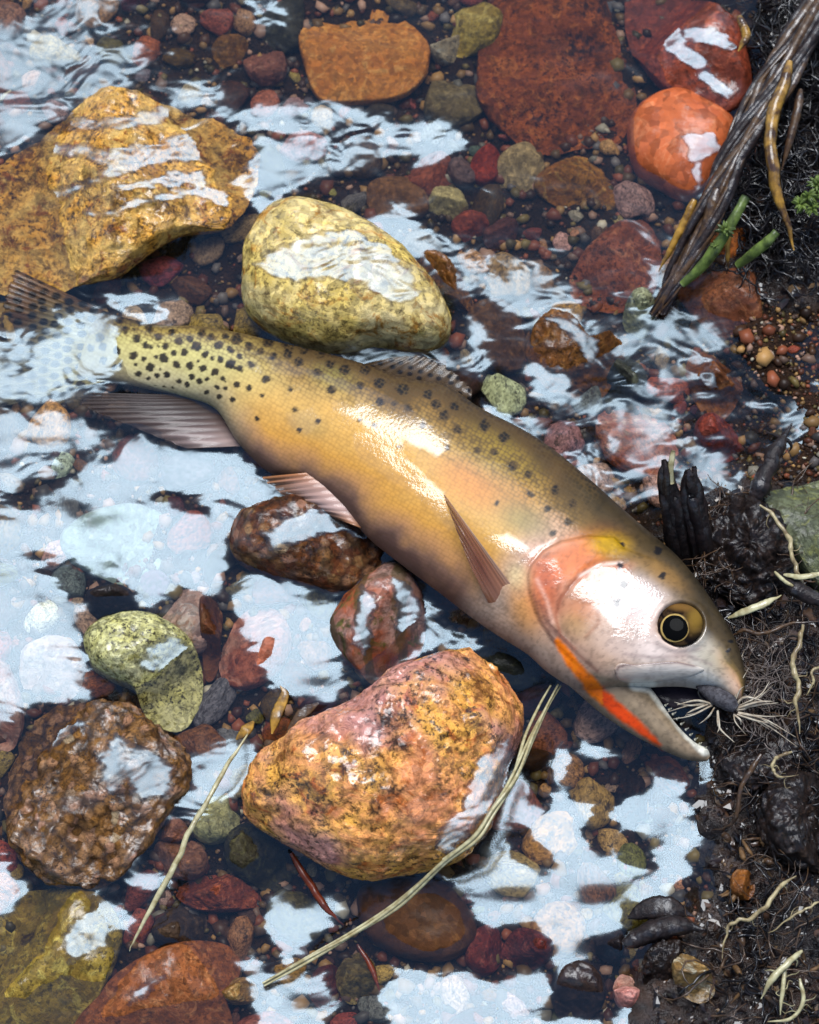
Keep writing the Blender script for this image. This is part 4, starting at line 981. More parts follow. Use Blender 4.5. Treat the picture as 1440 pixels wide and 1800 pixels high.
def body_mesh(name, secs, ns, nphi, scal=True, expo=2.25):
    W, px, py, v, up = loft(secs, ns, nphi, expo)
    qx, qy = unP(W)
    px = np.where(up > 0, qx, px); py = np.where(up > 0, qy, py)
    # relief: gill cover, groove behind the cheek, orbit
    upf = np.clip(up, 0, 1)
    if scal:
        dg = seg_dist(px, py, GILL)
        g = sm(-2.5, 2.5, sdf(px, py, GILLP)) * np.exp(-dg / 45.0)
        W[..., 2] += 0.0014 * g * upf
        W[..., 2] -= 0.0005 * np.exp(-(dg / 4) ** 2) * upf
        dp = seg_dist(px, py, PREOP); W[..., 2] -= 0.0006 * np.exp(-(dp / 5) ** 2) * upf
        re = np.hypot((px - 1196) / 43, (py - 1098) / 40)
        W[..., 2] += (0.0009 * np.exp(-((re - 1.08) / .14) ** 2) - 0.003 * sm(1.02, .8, re)) * upf
        dn = np.hypot(px - 1278, py - 1140); W[..., 2] -= 0.0006 * np.exp(-(dn / 4) ** 2) * upf
    else:
        dsl = seg_dist(px, py, SLASH); W[..., 2] -= 0.0006 * np.exp(-(dsl / 9) ** 2) * upf
    n = W.shape[0] * W.shape[1]
    q = grid_quads(W.shape[0], W.shape[1], True)[:, ::-1]
    verts = np.vstack([W.reshape(-1, 3), W[0].mean(0), W[-1].mean(0)])
    i = np.arange(nphi)
    t0 = np.stack([np.full(nphi, n), i, (i + 1) % nphi], -1)
    l = (ns - 1) * nphi
    t1 = np.stack([np.full(nphi, n + 1), l + (i + 1) % nphi, l + i], -1)
    me = mesh_fast(name, verts, q, np.vstack([t0, t1]))
    c = fish_col(px.ravel(), py.ravel(), v.ravel())
    under = np.clip(-up.ravel(), 0, 1)[:, None]
    c = c * (1 - 0.4 * under) + alb((200, 170, 140)) * 0.4 * under
    c = np.vstack([c, c[:1], c[-1:]])
    set_col(me, c)
    s = (px * 0.87 + py * 0.5) / 7.6
    w = (-px * 0.5 + py * 0.87) / 6.4
    set_vec(me, np.vstack([np.stack([s.ravel(), w.ravel(), up.ravel() * 3], -1), np.zeros((2, 3))]), 'scale_uv')
    sc = sm(-1, -8, sdf(px, py, GILLP)) * (1 - sm(860, 900, px * 0.87 + py * 0.5 - 470)) if scal else np.zeros(px.shape)
    air = sm(-0.0005, 0.0012, W[..., 2] - WL(px, py)) * skin_sheen(px, py)
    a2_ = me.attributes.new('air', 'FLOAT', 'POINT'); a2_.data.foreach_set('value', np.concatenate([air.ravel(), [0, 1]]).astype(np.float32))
    sc = sc * (0.30 + 0.70 * sm(0.45, 0.75, v))
    a = me.attributes.new('scaly', 'FLOAT', 'POINT')
    a.data.foreach_set('value', np.concatenate([sc.ravel(), [0, 0]]).astype(np.float32))
    return me, W, px, py, up

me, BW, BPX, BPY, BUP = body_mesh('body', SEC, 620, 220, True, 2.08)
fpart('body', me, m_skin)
k = BUP > 0.05
SURF = np.stack([BPX[k], BPY[k], BW[..., 2][k]], -1)
def surf_z(px, py):
    px = np.atleast_1d(px).astype(float).ravel(); py = np.atleast_1d(py).astype(float).ravel()
    from mathutils import kdtree
    global _KD
    if '_KD' not in globals():
        _KD = kdtree.KDTree(len(SURF))
        for i, q in enumerate(SURF):
            _KD.insert((q[0], q[1], 0), i)
        _KD.balance()
    out = []
    for x, y in zip(px, py):
        r = _KD.find_n((x, y, 0), 4)
        ws = np.array([1 / (d + 0.3) for _, _, d in r]); zs = np.array([SURF[i][2] for _, i, _ in r])
        out.append((ws * zs).sum() / ws.sum())
    return np.array(out)
def LPX(px, py, z):
    """photo position on the fish -> place, using the level of the flank axis like the body does"""
    return P(px, py, z)
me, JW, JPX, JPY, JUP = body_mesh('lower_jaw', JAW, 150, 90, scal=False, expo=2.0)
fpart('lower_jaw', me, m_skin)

def patch(name, outline, lift, dome, m, colf, parent=None, rings=14, n=90, zf=None, skirt=0.0015):
    pts = np.asarray(outline, float)
    c = pts.mean(0)
    cl = np.vstack([pts, pts[:1]])
    den = catmull(cl, n + 1)[:-1]
    rr = np.linspace(0, 1, rings)
    px = c[0] + (den[:, 0] - c[0])[None, :] * rr[:, None]; py = c[1] + (den[:, 1] - c[1])[None, :] * rr[:, None]
    zf = zf or surf_z
    z = zf(px.ravel(), py.ravel()).reshape(px.shape) + lift + dome * np.sqrt(np.clip(1 - rr[:, None] ** 2, 0, 1))
    z2 = z[-1] - skirt - lift
    W = LPX(np.vstack([px, px[-1:]]), np.vstack([py, py[-1:]]), np.vstack([z, z2[None]]))
    nr = rings + 1
    me = mesh_fast(name, W.reshape(-1, 3), grid_quads(nr, n, True))
    PX = np.vstack([px, px[-1:]]).ravel(); PY = np.vstack([py, py[-1:]]).ravel()
    set_col(me, colf(PX, PY))
    set_vec(me, np.zeros((len(PX), 3)), 'scale_uv')
    a_ = me.attributes.new('air', 'FLOAT', 'POINT'); a_.data.foreach_set('value', np.full(len(PX), 0.8, np.float32))
    return fpart(name, me, m, parent)

# upper jaw bone, a proud plate along the lip
MAX = [(1080, 1176), (1090, 1166), (1118, 1168), (1152, 1165), (1187, 1163), (1222, 1170), (1238, 1178), (1210, 1190), (1170, 1197), (1135, 1200), (1100, 1200), (1084, 1190)]
def max_col(px, py):
    d = seg_dist(px, py, [(1082, 1184), (1086, 1174), (1100, 1168), (1152, 1166), (1190, 1164), (1222, 1171)])
    base = fish_col(px, py, np.full(len(px), 0.35)) * 0.8 + 0.2 * alb((226, 214, 204))
    f = np.exp(-(d / 2.6) ** 2)[:, None] * 0.8
    return base * (1 - f) + alb((96, 66, 62)) * f
patch('upper_jaw_plate', MAX, 0.0003, 0.0008, m_skin, max_col)

# eye
m_eye, nt, b = new_mat('trout_eye')
at = N(nt, 'ShaderNodeVertexColor', layer_name='Col'); nt.links.new(at.outputs[0], b.inputs['Base Color'])
b.inputs['Roughness'].default_value = 0.3; b.inputs['Coat Weight'].default_value = 0.7; b.inputs['Coat IOR'].default_value = 1.12; b.inputs['Coat Roughness'].default_value = 0.02; b.inputs['Specular IOR Level'].default_value = 0.0; b.inputs['Coat Weight'].default_value = 0.5
zeye = float(np.mean(surf_z(np.array([1150, 1240, 1190, 1200]), np.array([1095, 1100, 1050, 1145]))))
def eye_z(off, bulge, x0, y0, rx, ry):
    return lambda px, py: zeye + off + bulge * np.sqrt(np.clip(1 - ((px - x0) / rx) ** 2 - ((py - y0) / ry) ** 2, 0, 1))
gz = eye_z(-0.0016, 0.0042, 1196, 1098, 46, 43)
def globe_col(px, py):
    n = fbm(px / 9, py / 9, 0, 81, 3)
    r = np.hypot(px - 1196, py - 1098)
    c = lin((70, 52, 34)) * np.ones((len(px), 3))
    f = sm(-0.25, 0.1, n)[:, None]; c = c * (1 - f) + lin((20, 16, 18)) * f
    c = blob(c, px, py, 1224, 1085, 16, 26, 0.3, (150, 116, 50), .8)
    c = blob(c, px, py, 1196, 1066, 28, 8, 0.1, (138, 100, 50), .8)
    return c * ALB
eye = patch('eye', ell(1196, 1098, 40, 37, 0, 20, 0.0), 0, 0, m_eye, globe_col, zf=gz)
def iris_col(px, py):
    r = np.hypot(px - 1185, py - 1104)
    n = fbm(px / 6, py / 6, 0, 83, 2)
    c = lin((196, 164, 96)) * np.ones((len(px), 3))
    f = sm(24, 27, r + n)[:, None]; c = c * (1 - f) + lin((90, 66, 40)) * f
    return c * ALB
patch('iris', ell(1187, 1104, 26, 25.5, 0, 20, 0.0), 0.00025, 0, m_eye, iris_col, parent=eye, zf=gz, skirt=0.0008)
patch('pupil', ell(1187, 1104, 22.8, 22.2, 0.4, 20, 0.02), 0.0005, 0.0004, m_eye, lambda px, py: np.ones((len(px), 3)) * 0.002, parent=eye, zf=gz, skirt=0.0008)

# dark mouth lining between the jaws
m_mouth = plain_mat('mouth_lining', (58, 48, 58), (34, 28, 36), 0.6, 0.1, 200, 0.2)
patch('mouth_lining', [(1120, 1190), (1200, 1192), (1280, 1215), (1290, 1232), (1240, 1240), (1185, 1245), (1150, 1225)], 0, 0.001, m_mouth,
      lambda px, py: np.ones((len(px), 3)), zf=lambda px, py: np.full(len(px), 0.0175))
# teeth
m_tooth = plain_mat('tooth', (236, 232, 214), (220, 214, 190), 0.25, 0.6, 400, 0)
def cone(name, base, tip, r, m, parent, n=7):
    base = np.array(base); tip = np.array(tip); ax = tip - base; ax /= np.linalg.norm(ax)
    s = np.cross(ax, [0.3, 0.1, 1]); s /= np.linalg.norm(s); t = np.cross(ax, s)
    a = np.linspace(0, 2 * pi, n, endpoint=False)
    ring = base + r * (np.cos(a)[:, None] * s + np.sin(a)[:, None] * t)
    ring2 = base + 0.6 * (tip - base) + 0.5 * r * (np.cos(a)[:, None] * s + np.sin(a)[:, None] * t)
    me = mesh_fast(name, np.vstack([ring, ring2, tip]), grid_quads(2, n, True), [(n + i, n + (i + 1) % n, 2 * n) for i in range(n)])
    return fpart(name, me, m)
jl = catmull([(1172, 1238), (1192, 1262), (1216, 1290), (1240, 1314)], 10)
for i, (x, y) in enumerate(jl):
    hgt = 2.5 + 3 * random.random()
    cone('tooth', LPX(x - 2, y + 2, 0.0235 - 0.0002 * i), LPX(x + hgt, y - hgt * 0.55, 0.0252 - 0.0002 * i), 0.0005, m_tooth, trout)
for i, x in enumerate(np.linspace(1160, 1250, 9)):
    y = np.interp(x, [1150, 1200, 1250], [1200, 1202, 1211])
    cone('tooth', LPX(x, y - 2, 0.0265), LPX(x + 1, y + 4.5, 0.0258), 0.00045, m_tooth, trout)

# fins
m_fin, nt, b = new_mat('fin_membrane')
L = nt.links
at = N(nt, 'ShaderNodeVertexColor', layer_name='Col'); L.new(at.outputs[0], b.inputs['Base Color'])
b.inputs['Roughness'].default_value = 0.5; b.inputs['Specular IOR Level'].default_value = 0.15; th_ = N(nt, 'ShaderNodeAttribute', attribute_name='membrane'); L.new(th_.outputs['Fac'], b.inputs['Alpha']); fa = N(nt, 'ShaderNodeAttribute', attribute_name='air'); L.new(fa.outputs['Fac'], b.inputs['Coat Weight']); b.inputs['Coat IOR'].default_value = 1.28; b.inputs['Coat Roughness'].default_value = 0.15
def fin(name, base, tip, z0, z1, colf, rays=14, nu=120, nv=30, ray_h=0.00009, curl=0.0, thick=0.0006, serr=3.0, parent=None):
    """base and tip are matching edge lines in photo positions, z0/z1 their heights (scalar or list)"""
    A = catmull(base, nu); B = catmull(tip, nu)
    za = np.interp(np.linspace(0, 1, nu), np.linspace(0, 1, len(np.atleast_1d(z0))), np.atleast_1d(z0))
    zb = np.interp(np.linspace(0, 1, nu), np.linspace(0, 1, len(np.atleast_1d(z1))), np.atleast_1d(z1))
    u = np.linspace(0, 1, nu)
    ser = serr * np.abs(np.sin(u * rays * pi)) ** 0.7 + 1.8 * serr * fbm(u * rays * 1.3, u * 0, 0, 5, 3)
    dv = (B - A); ln = np.linalg.norm(dv, axis=1, keepdims=True); B = B + dv / np.maximum(ln, 1) * ser[:, None]
    t = np.linspace(0, 1, nv)
    px = A[:, None, 0] * (1 - t) + B[:, None, 0] * t; py = A[:, None, 1] * (1 - t) + B[:, None, 1] * t
    z = za[:, None] * (1 - t) + zb[:, None] * t + curl * np.sin(pi * t)[None] + ray_h * np.sin(u * rays * 2 * pi)[:, None] * (0.4 + 0.6 * t)[None]
    z = z + 0.0008 * fbm(px / 60, py / 60, 0, 17, 2) * t[None]
    top = P(px, py, z); bot = P(px, py, z) - np.array([0, 0, 1]) * (thick * (1.15 - t))[None, :, None]
    nvv = nu * nv
    v = np.vstack([top.reshape(-1, 3), bot.reshape(-1, 3)])
    q = grid_quads(nu, nv)
    i = np.arange(nu - 1); j = np.arange(nv - 1)
    e = [np.stack([i * nv, (i + 1) * nv, nvv + (i + 1) * nv, nvv + i * nv], -1), np.stack([i * nv + nv - 1, nvv + i * nv + nv - 1, nvv + (i + 1) * nv + nv - 1, (i + 1) * nv + nv - 1], -1),
         np.stack([j, nvv + j, nvv + j + 1, j + 1], -1), np.stack([(nu - 1) * nv + j, (nu - 1) * nv + j + 1, nvv + (nu - 1) * nv + j + 1, nvv + (nu - 1) * nv + j], -1)]
    me = mesh_fast(name, v, np.vstack([q, q[:, ::-1] + nvv] + e))
    U = np.repeat(u[:, None], nv, 1); T = np.repeat(t[None], nu, 0)
    c = colf(px.ravel(), py.ravel(), U.ravel(), T.ravel())
    shade = 0.94 + 0.06 * np.sin(U.ravel() * rays * 2 * pi)
    c = c * shade[:, None] * (1 + 0.18 * fbm(U.ravel() * rays * 2.5, T.ravel() * 3 + px.ravel() / 80, 0, 15, 3))[:, None] * ALB
    set_col(me, np.vstack([c, c]))
    al_ = np.clip(0.97 - 0.45 * T.ravel() ** 1.5 + 0.22 * np.sin(U.ravel() * rays * 2 * pi) * T.ravel(), 0.3, 1); m_ = me.attributes.new('membrane', 'FLOAT', 'POINT'); m_.data.foreach_set('value', np.concatenate([al_, al_]).astype(np.float32))
    fa_ = sm(-0.0005, 0.002, z - WL(px, py)).ravel(); a_ = me.attributes.new('air', 'FLOAT', 'POINT'); a_.data.foreach_set('value', np.concatenate([fa_, fa_]).astype(np.float32))
    return fpart(name, me, m_fin)
def spotty(base, spot, cell, rad, seed):
    def f(px, py, u, t):
        c = np.ones((len(px), 3)) * lin(base)
        if cell > 20:
            w_ = sm(0.35, 0.8, u)[:, None]; c = c * (1 - w_) + lin((112, 104, 76)) * w_
            w_ = sm(0.85, 0.3, t)[:, None] * sm(0.0, 0.4, u)[:, None]; c = c * (1 - w_) + lin((170, 160, 108)) * w_
        n = fbm(px / 25, py / 25, 0, seed, 3)
        c = c * (1 + 0.25 * n)[:, None]
        gx_ = px / cell; gy_ = py / (cell * 0.8) + 0.5 * (np.floor(px / cell) % 2)
        ix = np.floor(gx_); iy = np.floor(gy_)
        jx = 0.5 + 0.35 * (_h(ix.astype(np.int64), iy.astype(np.int64), np.zeros_like(ix, np.int64), seed) - 0.5); jy = 0.5 + 0.35 * (_h(ix.astype(np.int64), iy.astype(np.int64), np.ones_like(ix, np.int64), seed) - 0.5)
        d = np.hypot((gx_ - ix - jx) * cell, (gy_ - iy - jy) * cell * 0.8 * 1.3)
        k = sm(rad + 1.2, rad - 1.5, d)[:, None]
        return c * (1 - k) + lin(spot) * k
    return f
zt = 0.0165
fin('caudal_fin', [(205, 556), (190, 590), (188, 630), (200, 666)], [(30, 474), (8, 540), (-8, 620), (0, 716)], [.0105, .011, .011, .0095], [.0225, .0195, .0135, .0105], spotty((104, 72, 50), (24, 20, 24), 22, 8.5, 5), rays=22, nu=220, nv=60, curl=0.001)
fin('dorsal_fin', [(628, 642), (690, 664), (760, 684), (828, 706)], [(690, 628), (742, 628), (790, 650), (830, 690)], [.0250, .0262, .0268, .027], [.0285, .030, .030, .0275], spotty((96, 76, 54), (28, 24, 26), 17, 5.2, 8), rays=12, curl=0.001)
def anal_col(px, py, u, t):
    c = lerpc([(0, (48, 38, 36)), (.5, (66, 52, 48)), (.72, (104, 82, 76)), (.9, (176, 150, 142)), (1, (186, 160, 152))], u)
    k = (0.6 * t)[:, None]
    return c * (1 - k) + lin((70, 56, 54)) * k
fin('anal_fin', [(330, 694), (368, 708), (398, 742), (424, 784)], [(150, 690), (150, 712), (220, 744), (330, 788)], [.0135, .0145, .0155, .016], [.0165, .016, .016, .0165], anal_col, rays=11, nu=140, nv=50, curl=0.0018)
def pelvic_col(px, py, u, t):
    c = lerpc([(0, (190, 120, 70)), (.3, (206, 160, 140)), (.7, (214, 178, 166)), (1, (190, 128, 84))], u)
    k = (sm(0.55, 1.0, t) * 0.75)[:, None]
    return c * (1 - k) + lin((176, 116, 66)) * k
fin('pelvic_fin', [(566, 828), (585, 852), (610, 890), (640, 930)], [(462, 838), (492, 862), (530, 886), (575, 905)], [.030, .0300, .0285, .0262], [.0235, .0225, .022, .0218], pelvic_col, rays=9, nu=120, nv=40, curl=0.003)
def pect_col(px, py, u, t):
    c = lerpc([(0, (214, 176, 150)), (.25, (150, 92, 62)), (.6, (112, 62, 44)), (1, (150, 96, 70))], u)
    k = (sm(0.5, 0, t) * 0.5)[:, None]
    return c * (1 - k) + lin((196, 140, 110)) * k
zp = surf_z(np.array([905, 890, 872, 862]), np.array([1040, 1058, 1064, 1060]))
fin('pectoral_fin', [(905, 1036), (898, 1052), (882, 1066), (860, 1062)], [(790, 880), (781, 872), (802, 930), (822, 985)], list(zp - 0.0008), [.0535, .0545, .0510, .0485], pect_col, rays=8, nu=100, nv=60, curl=0.0035, serr=1.0)

# ------------------------------------------------------------------ artificial fly in the mouth
fly = thing('fishing_fly', 'grey hackled fishing fly with dark body hooked in the upper lip', 'fishing fly', P(1272, 1226, 0.028).tolist())
m_fly = plain_mat('fly_dubbing', (92, 90, 94), (54, 50, 54), 0.7, 0.15, 700, 0.8)
m_hackle = plain_mat('hackle_fibre', (222, 210, 188), (168, 150, 128), 0.5, 0.2, 300, 0)
m_hook = plain_mat('hook_wire', (70, 66, 62), (50, 46, 44), 0.25, 0.3, 300, 0)
FLOC = fly.location.copy()
def tube(name, pts3, radii, m, parent=None, loc=None, n=7, ns=None, wob=0.0, seed=1, flat=1.0, cap=True):
    pts3 = np.asarray(pts3, float)
    ns = ns or max(12, len(pts3) * 8)
    C = catmull(pts3, ns)
    r = np.interp(np.linspace(0, 1, ns), np.linspace(0, 1, len(np.atleast_1d(radii))), np.atleast_1d(radii))
    T = np.gradient(C, axis=0); T /= np.linalg.norm(T, axis=1, keepdims=True) + 1e-12
    up = np.array([0, 0, 1.0])
    S_ = np.cross(T, up); l = np.linalg.norm(S_, axis=1, keepdims=True); S_ = np.where(l < 1e-4, [1, 0, 0], S_ / np.maximum(l, 1e-6))
    U_ = np.cross(S_, T)
    a = np.linspace(0, 2 * pi, n, endpoint=False)
    if wob:
        s = np.linspace(0, 1, ns)
        rr = r[:, None] * (1 + wob * fbm(np.cos(a)[None] * 2.2, np.sin(a)[None] * 2.2, s[:, None] * max(3.0, ns / 9.0), seed, 3))
    else:
        rr = r[:, None] * np.ones((1, n))
    V = C[:, None] + rr[..., None] * (np.cos(a)[None, :, None] * S_[:, None] + flat * np.sin(a)[None, :, None] * U_[:, None])
    verts = np.vstack([V.reshape(-1, 3), C[0], C[-1]])
    i = np.arange(n)
    t = np.vstack([np.stack([np.full(n, ns * n), (i + 1) % n, i], -1), np.stack([np.full(n, ns * n + 1), (ns - 1) * n + i, (ns - 1) * n + (i + 1) % n], -1)])
    loc = np.array(loc if loc is not None else (0, 0, 0))
    me = mesh_fast(name, verts - loc, grid_quads(ns, n, True), t)
    return obj(name, me, m, parent, None if parent is not None else loc)
def pz(pts):
    return np.array([P(x, y, z) for x, y, z in pts])
fb_ = tube('fly_body', pz([(1225, 1206, .0285), (1240, 1212, .0300), (1262, 1224, .0315), (1282, 1236, .032), (1294, 1246, .032)]), [.0006, .0022, .0034, .0032, .0016], m_fly, fly, FLOC, 12, 40, 0.12, 3)
tube('hook', pz([(1294, 1246, .032), (1270, 1240, .0275), (1240, 1232, .025), (1228, 1218, .0265), (1236, 1206, .0290)]), [.0004] * 5, m_hook, fly, FLOC, 6)
rr = np.random.default_rng(5)
HK = [((1292, 1244), (1358, 1206)), ((1294, 1246), (1372, 1238)), ((1296, 1248), (1352, 1222)), ((1288, 1240), (1296, 1172)), ((1290, 1240), (1302, 1180)), ((1252, 1238), (1182, 1238)), ((1252, 1240), (1196, 1272)),
      ((1256, 1244), (1232, 1284)), ((1262, 1250), (1270, 1314)), ((1298, 1252), (1380, 1264)), ((1298, 1254), (1398, 1292)), ((1296, 1256), (1360, 1284)), ((1250, 1236), (1188, 1244)), ((1290, 1256), (1306, 1280))]
for (x0, y0), (x1, y1) in HK:
    k = 2
    for j in range(k):
        f_ = rr.uniform(.7, 1.25); X1, Y1 = x0 + (x1 - x0) * f_, y0 + (y1 - y0) * f_
        a = rr.normal(0, 11, 2); zt_ = 0.030 + rr.uniform(-0.004, 0.010)
        mx, my = (x0 + X1) / 2 + rr.normal(0, 5), (y0 + Y1) / 2 + rr.normal(0, 5)
        tube('hackle_fibre', pz([(x0, y0, .030), (mx, my, (0.031 + zt_) / 2 + .001), (X1 + a[0], Y1 + a[1], zt_)]), np.array([.00045, .0004, .0001]) * rr.uniform(.5, 1.2), m_hackle, fly, FLOC, 4, 8)

# ------------------------------------------------------------------ roots, stems and straw
def strand(name, label, cat, pts, radii, m, group=None, n=8, wob=0.15, seed=1, flat=1.0):
    r_ = np.random.default_rng(seed)
    den = catmull(pts, max(len(pts) * 3, 9))
    den[1:-1] += r_.normal(0, 1, (len(den) - 2, 3)) * (np.array([1.3, 1.3, 0.0002]) if m is m_cream else np.array([.6, .6, .0001])) * min(1.0, np.hypot(*(den[0] - den[-1])[:2]) / 160) * (0.2 if name == 'leaf' else 1)
    p3 = pz(den)
    k_ = 0.6 if m is m_cream else 1.0
    rd = np.interp(np.linspace(0, 1, 24), np.linspace(0, 1, len(radii)), radii) * k_ * (1 + (0.2 if m is m_cream else 0.05) * r_.normal(0, 1, 24).clip(-1.2, 1.8))
    rd *= np.interp(np.linspace(0, 1, 24), [0, .12, .7, 1], [.55, 1, .9, .22])
    base_ = p3.mean(0) * [1, 1, 0] + [0, 0, p3[:, 2].min()]
    o = tube(name, p3, rd, m, None, base_, n, max(60, len(den) * 6), wob, seed, flat)
    if name == 'root':
        for q in range(4):
            i = r_.integers(2, len(den) - 2); a0 = den[i]; an = r_.uniform(0, 6.28); pts_ = [a0]
            ln = r_.uniform(14, 34)
            for j in range(4):
                an += r_.normal(0, .6); a0 = a0 + np.array([cos(an) * ln / 4, sin(an) * ln / 4, -0.0009]); pts_.append(a0)
            tube('rootlet', pz(pts_), np.array([.5, .4, .3, .12]) * max(radii) * k_ * .55, m, o, base_, 5, 16)
    return tag(o, label, cat, group)
m_root_dark = plain_mat('wet_dark_root', (50, 38, 36), (24, 19, 22), 0.5, 0.6, 500, 0.8)
m_root_brown = plain_mat('wet_brown_root', (96, 72, 50), (56, 42, 36), 0.4, 0.8, 350, 0.7)
m_cream = plain_mat('cream_root', (190, 174, 134), (120, 100, 72), 0.45, 0.5, 260, 0.4)
m_straw = plain_mat('pale_straw', (212, 204, 164), (160, 146, 106), 0.4, 0.6, 260, 0.4)
m_ochre = plain_mat('ochre_stem', (190, 146, 74), (70, 46, 30), 0.45, 0.6, 150, 0.4)
m_green = plain_mat('green_stem', (118, 136, 70), (58, 70, 38), 0.5, 0.3, 190, 0.6)
m_black = plain_mat('black_wet_wood', (48, 38, 36), (22, 18, 20), 0.5, 0.8, 420, 1.0)
m_hair = plain_mat('hair_root', (30, 24, 25), (14, 11, 14), 0.5, 0.9, 500, 0.3)
m_redtwig = plain_mat('red_twig', (132, 60, 38), (96, 42, 30), 0.4, 0.5, 260, 0.3)

# thick twisted root with its strands as parts
rb = thing('root_bundle', 'thick twisted bundle of dark wet roots running down to the water', 'root', P(1270, 300, 0.02).tolist())
main = [(1460, -40, .040), (1410, 60, .040), (1365, 140, .040), (1318, 215, .039), (1282, 290, .037), (1250, 365, .034), (1215, 440, .028), (1180, 505, .022), (1160, 550, .016)]
for k in range(16):
    ph = k * 2.4; rad = (14 + 5 * (k % 4)) if k else 0
    pts = []
    for i, (x, y, z) in enumerate(main):
        w = 1 - 0.6 * i / len(main)
        pts.append((x + rad * w * cos(ph + i * 0.9) * 1.3 + rr.normal(0, 2), y + rad * w * sin(ph + i * 0.9) * 0.5, z + 0.003 * w * sin(ph + i * 0.9 + 1) - 0.002))
    tube('root_strand', pz(pts), np.array([.0042, .0040, .0038, .0036, .0030, .0022, .0014]) * (0.5 if k else 1.0) * rr.uniform(.45, 1.25), m_root_dark if k % 3 else m_root_brown, rb, rb.location, 8, 90, 0.5, 20 + k)
rb2 = strand('root', 'smooth grey brown root below the twisted bundle, ending at the shallow riffle', 'root', [(1262, 330, .036), (1245, 390, .031), (1222, 450, .026), (1196, 500, .020)], [.0026, .0024, .0018, .0012], m_root_brown, seed=31)
strand('stem', 'long ochre jointed stem with dark scars standing beside the root bundle', 'stem', [(1388, 108, .044), (1378, 150, .044), (1362, 190, .043), (1354, 245, .042), (1360, 300, .040), (1368, 345, .037), (1386, 395, .033), (1396, 440, .030)], [.0022, .0024, .0026, .0024, .0026, .0022, .0020, .0014], m_ochre, seed=33)
strand('stem', 'shorter dull jointed stem right of the long ochre one', 'stem', [(1408, 158, .040), (1400, 205, .040), (1388, 250, .038), (1374, 300, .034)], [.0016, .0018, .0015, .0010], m_root_brown, seed=34)
strand('stem', 'stubby orange brown stem lying on the dark red oval stone', 'stem', [(1300, 28, .042), (1312, 62, .042), (1298, 90, .041)], [.0016, .0018, .0014], m_ochre, seed=35)
strand('stem', 'rotting ochre stem leaning under the grey brown root', 'stem', [(1222, 350, .030), (1202, 395, .026), (1178, 440, .021), (1158, 478, .016)], [.0018, .0018, .0014, .0008], m_ochre, seed=36)
strand('stem', 'thin upright brown stem behind the green shoots', 'stem', [(1282, 408, .036), (1279, 440, .032), (1281, 472, .026)], [.0010, .0010, .0008], m_ochre, seed=37)

def shoot(label, pts, radii, buds):
    t = thing('green_shoot', label, 'plant', pz(pts)[-1].tolist())
    tube('shoot_stem', pz(pts), radii, m_green, t, t.location, 9, 60, 0.18, 5)
    for bx, by, bz, rad in buds:
        for k in range(16):
            a = rr.uniform(0, 2 * pi); e = rr.uniform(-0.1, 1.2)
            c0 = P(bx, by, bz); tipv = c0 + rad * np.array([cos(a) * cos(e), sin(a) * cos(e), sin(e)])
            tube('leaf', [c0, c0 * 0.45 + tipv * 0.55 + [0, 0, rad * .1], tipv], [rad * .14, rad * .2, rad * .03], m_green, t, t.location, 5, 7)
    return t
shoot('green horsetail shoot with a leafy knot halfway along it', [(1312, 346, .046), (1294, 378, .044), (1276, 408, .041), (1256, 440, .036), (1232, 470, .030), (1200, 500, .024)], [.0018, .0020, .0020, .0022, .0020, .0014], [(1274, 406, .042, .0042), (1258, 432, .038, .0022)])
shoot('plain green horsetail shoot with a rounded tip', [(1366, 407, .044), (1350, 424, .042), (1328, 442, .038), (1298, 466, .030)], [.0015, .0020, .0020, .0016], [])
shoot('bushy green sprig of tiny leaves growing from the dark roots', [(1460, 315, .046), (1436, 335, .045), (1418, 350, .043), (1405, 372, .038)], [.0012, .0014, .0014, .0010], [(1436, 325, .047, .0040), (1420, 345, .046, .0042), (1408, 360, .044, .0038), (1446, 350, .046, .0042), (1428, 366, .044, .0036)])

# broken stump
st = thing('wood_stump', 'broken black bark stump with two prongs beside the trout head', 'wood', P(1205, 930, 0.012).tolist())
SL = st.location
for k in range(26):
    lf = k % 2
    bx = (1178 if lf else 1220) + rr.uniform(-16, 14) * (0.8 if lf else 1.1); top_y = (806 if lf else 818) + abs(rr.normal(0, 26)); tx = (1172 if lf else 1215) + (bx - (1178 if lf else 1220)) * 0.55
    z1 = 0.056 - (top_y - 806) * 0.00016 + rr.uniform(-.003, .001)
    mxp = bx * 0.5 + tx * 0.5 + rr.normal(0, 3)
    tube('bark_strip', pz([(bx + 26, 1000, .010), (bx + 12, 940, .028), (mxp + 4, 885, .040 + rr.uniform(-.003, .002)), (tx + rr.normal(0, 2), (top_y + 870) / 2, z1 - .004), (tx + rr.normal(0, 2), top_y, z1)]),
         np.array([.0026, .0024, .0022, .0017, .0006]) * rr.uniform(.7, 1.25), m_black if k % 4 else m_root_dark, st, SL, 8, 44, 0.5, 100 + k, rr.uniform(.5, 1))
tube('splinter', pz([(1178, 850, .050), (1180, 815, .056), (1184, 792, .059)]), [.0014, .0012, .0008], m_straw, st, SL, 6, 16, 0.3, 5, 0.5)

